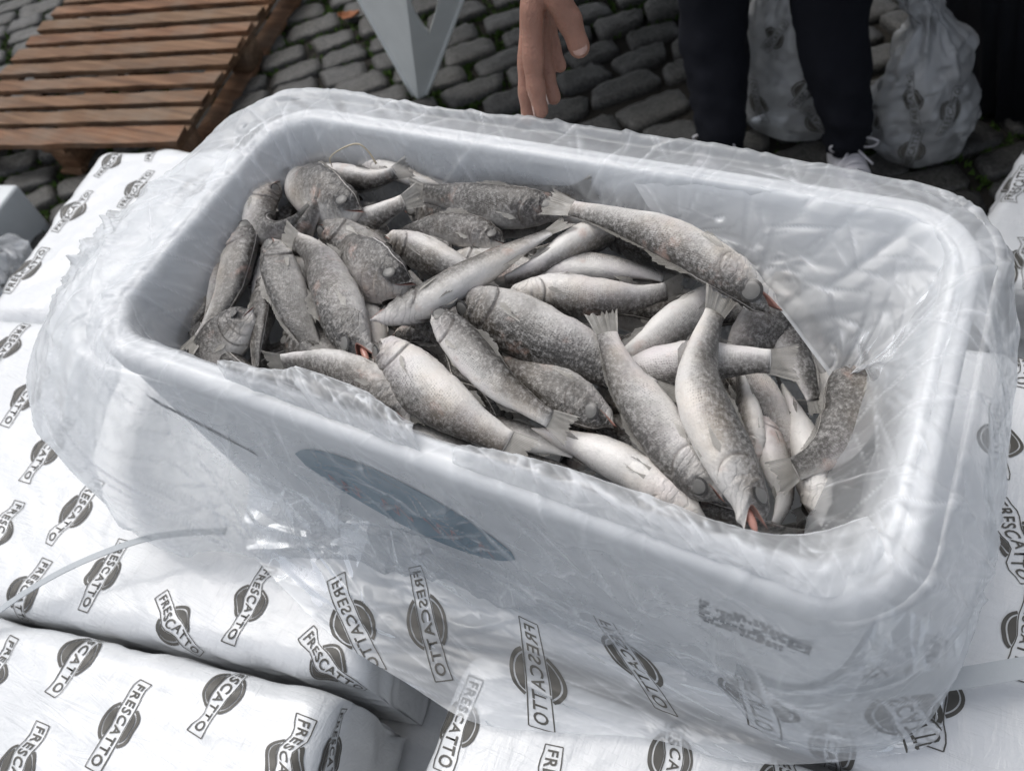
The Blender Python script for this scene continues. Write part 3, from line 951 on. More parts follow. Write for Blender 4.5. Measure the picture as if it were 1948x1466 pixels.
# tension folds that fan out from the corners and run down the hanging skirt
fold = np.abs(vnoise(SX * 17 + TY * 5, TY * 1.2 + 3) - .5) * 2
fold2 = np.abs(vnoise(SX * 42 - TY * 9, TY * 2.2 + 9) - .5) * 2
cornr = np.zeros(NS)
for c in (.305, .475, .805, .975):
    dd = np.minimum(np.abs(sg - c), 1 - np.abs(sg - c)); cornr += np.exp(-(dd / .035) ** 2)
leftf = np.exp(-(np.minimum(np.abs(sg - .87), 1 - np.abs(sg - .87)) / .09) ** 2)
h = amp_out * (.0024 * c1 + .0010 * c2 + .0062 * k1 + .0075 * k2 + .0024 * k3 + .0014 * (1 - fold)) * (1 + .8 * leftf)[None]
h += amp_in * (.0020 * c1 + .0006 * c2 + .0044 * k1 + .0030 * k2 + .0012 * k3)
h += amp_rim * (.0013 * k1 + .0022 * k2 + .0010 * k3 + (.0030 * (1 - fold2) + .0022 * k3 + .002 * k1) * (cornr + .5 * leftf)[None] + .0004)
h = np.where(amp_out + amp_rim > .5, np.maximum(h, .0002), h)
G = G + Nf * h[..., None]
G[..., 2] = np.maximum(G[..., 2], -.258)
linert = thing('liner_bag', 'clear crinkled plastic bag lining the open foam box, turned over its rim', 'plastic bag', (0, 0, -.23))
LORG = np.array([0, 0, -.23])
liner = obj('bag_film', G.reshape(-1, 3), grid_faces(NT, NS, True), M_film, linert, True, None, LORG)
multi = amp_in * .14 + amp_rim * .20 + amp_out * (.02 + .34 * leftf + .26 * np.exp(-((sg - .40) / .10) ** 2) + .10 * np.exp(-((sg - .12) / .12) ** 2))[None]   # film lying in several layers
set_attr(liner, 'crease', np.clip(kl * 1.0 + .16 * k3 ** 2 + .20 * k2 ** 2 + .16 * k1 ** 2 + multi + .10 * (vnoise(SX * 7, TY * 7) - .4), 0, 1))
def flap(top, low, bulge, seed, n=220, m_=70, amp=1.0):
    A_, B_ = catmull(np.array(top), n), catmull(np.array(low), n)
    t_ = np.linspace(0, 1, m_)[:, None, None]
    Gf = A_[None] * (1 - t_) + B_[None] * t_
    Gf = Gf + np.array(bulge) * (np.sin(t_ * math.pi) * 1.0)
    sx_ = np.concatenate([[0], np.cumsum(np.linalg.norm(np.diff(Gf[m_ // 2], axis=0), axis=1))])
    ty_ = np.concatenate([np.zeros((1, n)), np.cumsum(np.linalg.norm(np.diff(Gf, axis=0), axis=2), 0)], 0)
    sx_ = np.broadcast_to(sx_[None], ty_.shape)
    k_ = creases(sx_, ty_, seed, 110, .03, .14, .005); kk = creases(sx_, ty_, seed + 1, 260, .01, .07, .002)
    Nn = normals(Gf, False)
    Gf = Gf + Nn * (amp * (.0034 * k_ + .0012 * kk + .0022 * crumple(sx_, ty_, seed + 2, 7, 6, .2)))[..., None]
    o = obj('bag_fold', Gf.reshape(-1, 3), grid_faces(m_, n), M_film, linert, True, None, LORG)
    rimk = np.zeros((m_, n)); rimk[-2:] = .55
    set_attr(o, 'crease', np.clip(.15 + kk ** 2 * .9 + .22 * k_ ** 2 + rimk, 0, 1))
# the film hanging slack inside the far right corner, and tongues of it over the fish along the near rim
flap([at(1180, 308, .003), at(1400, 345, .003), at(1600, 385, .004), at(1770, 425, .004), at(1835, 520, .004), at(1800, 680, .004), at(1760, 840, .004), at(1722, 960, .004)],
     [at(1240, 405, -.020), at(1345, 455, -.030), at(1455, 555, -.040), at(1560, 690, -.055), at(1596, 732, -.060), at(1640, 700, -.050), at(1662, 800, -.055), at(1640, 960, -.060)], (0, 0, .0), 141)
flap([at(430, 720, .004), at(520, 752, .004), at(620, 790, .004), at(720, 828, .004), at(800, 858, .004)],
     [at(420, 688, .006), at(520, 706, .012), at(580, 702, .014), at(680, 742, .014), at(786, 808, .006)], (0, 0, .010), 151, 180, 50, .45)
flap([at(860, 880, .004), at(1000, 930, .004), at(1150, 985, .004), at(1300, 1040, .004), at(1450, 1095, .004), at(1580, 1135, .004), at(1690, 1080, .004)],
     [at(878, 846, .006), at(985, 868, .010), at(1120, 908, .010), at(1270, 958, .010), at(1420, 1008, .006), at(1540, 1016, -.004), at(1650, 985, -.01)], (0, 0, .008), 161, 260, 60, .45)

# ------------------------------------------------------------------ printed outer bag pulled down round the near side of the box
hem = [at(*p) for p in [(455, 1020, -.240), (480, 1050, -.246), (528, 1105, -.248), (640, 1212, -.249), (765, 1292, -.250), (900, 1372, -.250), (1060, 1392, -.250), (1230, 1402, -.250), (1370, 1440, -.250), (1500, 1452, -.249),
                          (1640, 1440, -.248), (1750, 1415, -.248), (1800, 1300, -.248), (1850, 1200, -.248)]]
hem = np.array(hem)
nsk, ntk = 520, 90
hemc = catmull(hem, nsk)
top = []
for k in range(nsk):
    f = k / (nsk - 1)
    s_ = .768 - f * (.768 - .43)
    P, n_ = rrect(np.array([s_]), OA - .006, OB - .006, .058)
    top.append([*(P[0] + n_[0] * .004 ), -.215])
top = np.array(top)
mid1 = top * .7 + hemc * .3; mid1[:, 2] = -.230
mid2 = top * .32 + hemc * .68; mid2[:, 2] = -.241
ctl = np.stack([top, mid1, mid2, hemc], 0)
G2 = np.stack([catmull(ctl[:, k], ntk) for k in range(nsk)], 1)
al = np.concatenate([np.zeros((1, nsk)), np.cumsum(np.linalg.norm(np.diff(G2, axis=0), axis=2), 0)], 0)
sl = np.concatenate([[0], np.cumsum(np.linalg.norm(np.diff(G2[ntk // 2], axis=0), axis=1))])
SX2, TY2 = np.broadcast_to(sl[None], al.shape), al
N2 = normals(G2, False); N2 *= np.sign(N2[ntk // 2, :, 2].mean())
fl = np.abs(vnoise(SX2 * 9 + TY2 * 26, TY2 * 16 - SX2 * 5 + 5) - .5) * 2
h2 = .0040 * crumple(SX2, TY2, 21, 6, 6, .2) + .0035 * creases(SX2, TY2, 51, 160, .04, .2, .005, .12, .35) + .0012 * creases(SX2, TY2, 52, 200, .01, .05, .003) + .005 * (1 - fl)
cr = np.exp(-((SX2 - sl[int(nsk * .86)]) / .05) ** 2) * sstep(.02, .08, TY2)
h2 += cr * (.010 * crumple(SX2, TY2, 25, 16, 7, .1) + .008 * creases(SX2, TY2, 53, 260, .01, .06, .004) + .006)
G2 = G2 + N2 * np.maximum(h2, -.004)[..., None]
G2[..., 2] = np.maximum(G2[..., 2], -.257)
skirt = thing('printed_bag', 'loose clear bag with mirrored dark lettering spread round the foot of the open box', 'plastic bag', (0, -.2, -.24))
SORG = np.array([0, -.2, -.24])
bagf = obj('bag_film', G2.reshape(-1, 3), grid_faces(ntk, nsk), M_skirt, skirt, True, None, SORG)
set_attr(bagf, 'crease', np.clip(creases(SX2, TY2, 55, 420, .04, .25, .002, .12, .3) ** 2 * .8 + .25 * cr, 0, 1))
NG2 = normals(G2, False); NG2 *= np.sign(NG2[ntk // 2, :, 2].mean())
def skirt_pt(a, b, off):
    """a metres along the skirt, b metres down it"""
    ii = np.interp(a, sl, np.arange(nsk))
    j0 = np.clip(np.floor(ii).astype(int), 0, nsk - 2)
    tot = al[-1][j0]
    jj = np.clip(b / np.maximum(tot, .01), 0, .999) * (ntk - 1)
    r0 = np.clip(np.floor(jj).astype(int), 0, ntk - 2)
    fa, fb = (ii - j0)[:, None], (jj - r0)[:, None]
    def lerp(A):
        return (A[r0, j0] * (1 - fa) + A[r0, j0 + 1] * fa) * (1 - fb) + (A[r0 + 1, j0] * (1 - fa) + A[r0 + 1, j0 + 1] * fa) * fb
    return lerp(G2) + lerp(NG2) * off
def skirt_locate(px, py):
    Q = (G2.reshape(-1, 3) - CAM) @ RC.T
    d = (Q[:, 0] / Q[:, 2] * FPX + 974 - px) ** 2 + (Q[:, 1] / Q[:, 2] * FPX + 733 - py) ** 2
    k = int(np.argmin(d)); r_, c_ = divmod(k, nsk)
    return sl[c_], al[r_, c_]
for (f_, o_) in [((650, 1130), (700, 1240)), ((800, 1130), (830, 1235)), ((1012, 1208), (1028, 1360)), ((1175, 1215), (1235, 1300)),
                 ((1430, 1280), (1450, 1390)), ((1680, 1310), (1760, 1405))]:
    A_, B_ = np.array(skirt_locate(*f_)), np.array(skirt_locate(*o_))
    c = (A_ + B_) / 2; d = nrm(B_ - A_); e = np.array([-d[1], d[0]]) * 1
    P = c + np.outer(LOGO_V[:, 0] * .098, d) + np.outer(LOGO_V[:, 1] * .098, e)
    obj('printed_logo', skirt_pt(P[:, 0], P[:, 1], .0009), LOGO_F, M_ink, skirt, True, None, SORG)

# ------------------------------------------------------------------ straps
def ribbon(name, pts, w, mat, label, thick=.0012, updir=(0, 0, 1), n=60):
    C_ = catmull(np.array(pts), n)
    T = nrm(np.gradient(C_, axis=0))
    V = []
    for p, t in zip(C_, T):
        sd = nrm(np.cross(t, updir)); up = np.cross(sd, t)
        for a, b in ((-1, -1), (1, -1), (1, 1), (-1, 1)):
            V.append(p + sd * w / 2 * a + up * thick / 2 * b)
    F = grid_faces(n, 4, True) + [(0, 1, 2, 3), tuple((n - 1) * 4 + k for k in (3, 2, 1, 0))]
    o = obj(name, V, F, mat, None, False)
    return tag(o, label, 'strap', 'plastic packing straps')
ribbon('packing_strap', [at(-60, 1225, -.245), at(0, 1160, -.238), at(120, 1085, -.225), at(250, 1032, -.217), at(340, 1014, -.214), at(430, 1010, -.216)], .0075, M_strap,
       'grey strap curving over the wrapped box at the lower left')
ribbon('packing_strap', [at(1400, 1270, -.215), at(1480, 1298, -.222), at(1560, 1312, -.225), at(1680, 1307, -.226), at(1820, 1290, -.224), at(1990, 1262, -.22)], .0165, M_strap,
       'wide pale strap running off the lower right edge')

# ------------------------------------------------------------------ fish
PX = [0, .02, .05, .10, .16, .24, .32, .42, .52, .62, .70, .78, .84, .88]
PU = [.020, .035, .053, .076, .094, .108, .114, .113, .104, .088, .073, .059, .051, .050]
PL = [.020, .034, .050, .071, .091, .108, .116, .116, .107, .090, .073, .059, .051, .050]
PB = [.020, .031, .044, .058, .069, .078, .082, .081, .073, .058, .044, .031, .021, .013]
NV = 40
vang = np.arange(NV) / NV * 2 * math.pi
def fish(label, pts, rho, fat=1.0, gape=0.0, dorsal=.6, twist=0.0, seed=None, tone=None, nofin=False):
    """pts: spine from snout to tail tip; rho: which way the back faces (0 up at the viewer, +90 left of the snout-to-tail run)"""
    seed = seed if seed is not None else int(abs(pts[0][0] * 7 + pts[0][1] * 3)) % 9973
    r = np.random.default_rng(seed)
    S = catmull(np.array(pts, float), 160)
    d = np.concatenate([[0], np.cumsum(np.linalg.norm(np.diff(S, axis=0), axis=1))])
    L = d[-1]
    uu = np.linspace(0, 1, 121)
    S = np.stack([np.interp(uu * L, d, S[:, k]) for k in range(3)], 1)
    k = np.hanning(9); k /= k.sum()
    T = nrm(np.gradient(S, axis=0))
    up0 = nrm(CAM - S[60])               # one fixed reference direction for the whole fish
    VP = nrm(up0[None] - T * (T @ up0)[:, None])
    SD = np.cross(VP, T)
    rr = np.radians(rho + twist * (uu - .4))[:, None]
    D = np.cos(rr) * VP + np.sin(rr) * SD
    W = np.cross(T, D)
    org = S[60].copy()
    def mp(x, h, w):
        x = np.asarray(x, float)
        xi = np.clip(x, 0, 1) * 120
        i = np.clip(np.floor(xi).astype(int), 0, 119); f = (xi - i)[..., None]
        g = lambda A: A[i] * (1 - f) + A[i + 1] * f
        P = g(S)
        over = np.where(x < 0, x, np.where(x > 1, x - 1, 0))[..., None] * L
        return P + g(T) * over + g(D) * (np.asarray(h) * L)[..., None] + g(W) * (np.asarray(w) * L)[..., None] - org
    fat = fat * .86
    fu = lambda x: np.interp(x, PX, PU) * fat
    fl_ = lambda x: np.interp(x, PX, PL) * fat
    fb = lambda x: np.interp(x, PX, PB) * (.5 + .5 * fat)
    # ---- body: rings from the mouth edge back to the tail root
    cv, sv = np.cos(vang), np.sin(vang)
    m_ = np.abs(sv) ** 3
    mouth_len = .085
    x0 = mouth_len * m_ + np.where(cv < 0, -.006, 0) * (1 - m_)
    xe = .15
    wk = np.linspace(0, 1, 22) ** 1.25
    xr = np.concatenate([np.linspace(.155, .30, 26), np.linspace(.31, .88, 40)])
    X, H, Wd = [], [], []
    mline = lambda x: .004 - .10 * x
    for w in wk:
        x = x0 + w * (xe - x0)
        hp = np.where(cv > 0, cv * fu(np.maximum(x, 0)), cv * fl_(np.maximum(x, 0)))
        bl = sstep(0, .45, w)
        h = mline(x) * (1 - bl) + hp * bl
        ww = np.sign(sv) * fb(np.maximum(x, 0)) * np.maximum(np.abs(sv), (1 - bl) * (1 - np.abs(cv) ** 4)) * (.72 + .28 * bl)
        X.append(x); H.append(h); Wd.append(ww)
    for x in xr:
        xx = np.full(NV, x)
        X.append(xx); H.append(np.where(cv > 0, cv * fu(x), cv * fl_(x))); Wd.append(sv * fb(x) * (1 - .10 * cv))
    X, H, Wd = np.array(X), np.array(H), np.array(Wd)
    vd = np.degrees(np.minimum(vang, 2 * math.pi - vang))[None] * np.ones_like(X)     # 0 back .. 180 belly
    sc = np.ones_like(X)
    # gill cover: raised plate with a free hind edge, and the cheek plate before it
    xo = .238 - .055 * ((vd - 98) / 62) ** 2
    win = sstep(35, 55, vd) * (1 - sstep(140, 168, vd))
    sc += .085 * win * sstep(xo - .07, xo - .004, X) * (1 - sstep(xo - .002, xo + .004, X)) - .06 * win * np.exp(-((X - xo - .007) / .007) ** 2)
    xo2 = .168 - .045 * ((vd - 100) / 60) ** 2
    sc += .06 * win * sstep(xo2 - .04, xo2 - .003, X) * (1 - sstep(xo2 - .002, xo2 + .004, X)) - .04 * win * np.exp(-((X - xo2 - .005) / .006) ** 2)
    # eye socket
    ex, ev = .104, 60.0
    de = np.sqrt((X - ex) ** 2 + ((vd - ev) / 180 * .19) ** 2)
    sc += .075 * np.exp(-((de - .043) / .006) ** 2) - .05 * np.exp(-(de / .024) ** 2)
    # belly keel, lateral dents, shrinkage ripples
    lump = vnoise(X * 11 + seed, vd / 38 + seed * .37) - .5
    rip = vnoise(X * 46 + seed, vd / 26 + seed * .11) - .5
    sc += (.10 * lump + .035 * rip) * sstep(.05, .2, X)
    sc += .05 * (vnoise(X * 5 + seed * 1.7, np.where(sv > 0, 1, 9)[None] + vd / 90) - .5) * sstep(.2, .4, X)
    H, Wd = H * sc, Wd * sc
    # gape: swing the lower jaw down and the upper jaw a little up about the jaw joint
    gape = max(gape, 5)
    if gape:
        fall = 1 - sstep(.055, .125, X)
        low = sstep(-.2, .2, -cv)[None] * np.ones_like(X)
        an = np.radians(gape) * fall * (low * 1.0 - (1 - low) * .35)
        hx, hh = .105, -.012
        dx, dh = X - hx, H - hh
        X, H = hx + dx * np.cos(an) - dh * np.sin(an) * -1 * .6, hh + dh * np.cos(an) + dx * np.sin(an)
    V = mp(X, H, Wd).reshape(-1, 3)
    nrw = len(X)
    uvs = np.stack([X.ravel() + 0, np.tile(np.arange(NV) / NV, nrw)], 1)
    F = grid_faces(nrw, NV, True)
    # tail root cap
    V = np.concatenate([V, mp(np.array([.885]), np.array([0.]), np.array([0.]))]); uvs = np.concatenate([uvs, [[.88, .3]]])
    ti = len(V) - 1
    F += [((nrw - 1) * NV + j, (nrw - 1) * NV + (j + 1) % NV, ti) for j in range(NV)]
    # mouth lining: two rings going back inside
    b0_ = len(V)
    for q, (kx, ks) in enumerate(((.03, .72), (.085, .35))):
        Xi = X[0] * (1 - .6 * (q + 1) / 2) + kx * .8
        Hi = mline(.06) + (H[0] - mline(.06)) * ks; Wi = Wd[0] * ks
        V = np.concatenate([V, mp(Xi, Hi, Wi)]); uvs = np.concatenate([uvs, np.stack([np.zeros(NV), np.zeros(NV)], 1)])
    nb = len(F)
    F += [(j, b0_ + j, b0_ + (j + 1) % NV, (j + 1) % NV) for j in range(NV)]
    F += [(b0_ + j, b0_ + NV + j, b0_ + NV + (j + 1) % NV, b0_ + (j + 1) % NV) for j in range(NV)]
    F.append(tuple(b0_ + NV + j for j in range(NV))[::-1])
    t = thing('fish', label, 'fish', org, 'frozen fish piled in the foam box')
    body = obj('body', V, F, [M_fish, M_mouth], t, True, uvs)
    mi = np.zeros(len(F), np.int32); mi[nb:] = 1
    body.data.polygons.foreach_set('material_index', mi)
    if tone is not None:
        body['tone'] = tone
    if gape > 25:
        V_, F_ = [], []
        for a_ in range(9):
            for b_ in range(14):
                th_, ph_ = math.pi * a_ / 8, 2 * math.pi * b_ / 14
                V_.append((.045 + .045 * -math.cos(th_), -.016 + .014 * math.sin(th_) * math.cos(ph_), .014 * math.sin(th_) * math.sin(ph_)))
        V_ = np.array(V_)
        obj('tongue', mp(V_[:, 0], V_[:, 1], V_[:, 2]), grid_faces(9, 14, True), M_tongue, t)
    # ---- eyes
    for sgn_ in (-1, 1):
        hc, wc = math.cos(math.radians(ev)) * fu(ex), math.sin(math.radians(ev)) * fb(ex) * sgn_
        c = mp(np.array([ex]), np.array([hc]), np.array([wc]))[0]
        c2 = mp(np.array([ex]), np.array([hc * 1.25 + .002]), np.array([wc * 1.25]))[0]
        n_ = nrm(c2 - c); t1 = nrm(mp(np.array([ex + .02]), np.array([hc]), np.array([wc]))[0] - c); t1 = nrm(t1 - n_ * (t1 @ n_)); t2 = np.cross(n_, t1)
        R_ = .038 * L
        def dome(R0, hgt, lift, nr_=5, na=18, ring=False):
            V_, F_ = [], []
            for a_ in range(nr_):
                q = (a_ + 1) / nr_
                for b_ in range(na):
                    an = 2 * math.pi * b_ / na
                    z = hgt * math.sqrt(max(0, 1 - q * q)) + lift
                    V_.append(c + R0 * q * (t1 * math.cos(an) + t2 * math.sin(an)) + n_ * z * L)
            V_.append(c + n_ * (hgt + lift) * L)
            F_ = grid_faces(nr_, na, True) + [(len(V_) - 1, (b_ + 1) % na, b_) for b_ in range(na)]
            return V_, F_
        eV, eF = dome(R_, .0060, -.0030)
        e_ = obj('eye', eV, eF, M_eye, t)
        pV, pF = dome(R_ * .78, .0046, .0006)
        obj('pupil', pV, pF, M_pupil, e_)
    # ---- fins
    def fin(name, base, tip, nray, nseg, zig, rag, mat=M_fin):
        """base, tip: arrays (n,3) of (x,h,w) for each ray"""
        V_, uv_ = [], []
        n_ = len(base)
        for i in range(n_):
            l = 1 - rag * r.random() ** 2
            for j in range(nseg):
                q = j / (nseg - 1) * l
                p = base[i] * (1 - q) + tip[i] * q
                p = p + np.array([0, 0, zig * (1 if i % 2 else -1) * q])
                V_.append(p); uv_.append((q, i / n_))
        V_ = np.array(V_)
        return obj(name, mp(V_[:, 0], V_[:, 1], V_[:, 2]), grid_faces(n_, nseg), mat, t, True, np.array(uv_))
    n_ = 21
    q = np.linspace(-1, 1, n_)
    hb_ = .049 * fat
    curl = r.normal(0, .02)
    base = np.stack([np.full(n_, .868), q * hb_, np.zeros(n_)], 1)
    tip = np.stack([1.0 - .012 * (1 - q ** 2) + r.normal(0, .006, n_), q * (.072 + .016 * r.random()) * (.5 + .5 * fat), curl * (1 + q * .6) + r.normal(0, .003, n_)], 1)
    fin('tail_fin', base, tip, n_, 7, .0022, .16, M_fint)
    if nofin:
        return t
    for nm_, xa, xb, hm, nn in (('spiny_dorsal_fin', .30, .49, .060, 15), ('soft_dorsal_fin', .50, .79, .034, 24)):
        xs = np.linspace(xa, xb, nn); f = np.linspace(0, 1, nn)
        hgt = hm * (np.sin(np.clip(f * 1.0 + .12, 0, 1) * math.pi) ** .6 * .75 + .3) * dorsal
        lean = r.normal(0, .5) + .5
        base = np.stack([xs, fu(xs) * .96, np.zeros(nn)], 1)
        tip = np.stack([xs + .035 + .02 * (1 - dorsal), fu(np.minimum(xs + .03, .88)) * .98 + hgt * math.cos(lean), hgt * math.sin(lean) + np.zeros(nn)], 1)
        fin(nm_, base, tip, nn, 4, .0016, .35)
    xs = np.linspace(.60, .68, 9)
    base = np.stack([xs, -fl_(xs) * .96, np.zeros(9)], 1)
    tip = np.stack([xs + .055, -fl_(np.minimum(xs + .05, .88)) - np.linspace(.045, .012, 9) * (.4 + .6 * r.random()), np.full(9, r.normal(0, .012))], 1)
    fin('anal_fin', base, tip, 9, 4, .0016, .25)
    for sgn_ in (-1, 1):
        vv = np.radians(np.linspace(102, 112, 9))
        xb = .252
        base = np.stack([np.full(9, xb), np.cos(vv) * fl_(xb), np.sin(vv) * fb(xb) * 1.02 * sgn_], 1)
        sp_ = np.linspace(-.6, 1, 9); ang = r.uniform(-.15, .25)
        lt = .125 * (1 - .72 * np.linspace(0, 1, 9))
        xt = xb + lt * math.cos(ang)
        tip = np.stack([xt, base[:, 1] - .006 - .007 * sp_ - lt * math.sin(ang), (fb(xt) * 1.0 + .003 + .005 * r.random()) * sgn_], 1)
        fin('pectoral_fin', base, tip, 9, 5, .0014, .25, M_finp)
        vv = np.radians(np.linspace(160, 172, 6)); xb = .285
        base = np.stack([np.full(6, xb), np.cos(vv) * fl_(xb), np.sin(vv) * fb(xb) * sgn_], 1)
        tip = np.stack([np.full(6, xb + .10) - np.linspace(0, .03, 6), np.full(6, -fl_(xb + .09) - .004), (np.linspace(.018, .034, 6)) * sgn_], 1)
        fin('pelvic_fin', base, tip, 6, 4, .0012, .2, M_finp)
    return t
def zz(*p):
    return [at(a, b, c) for a, b, c in p]
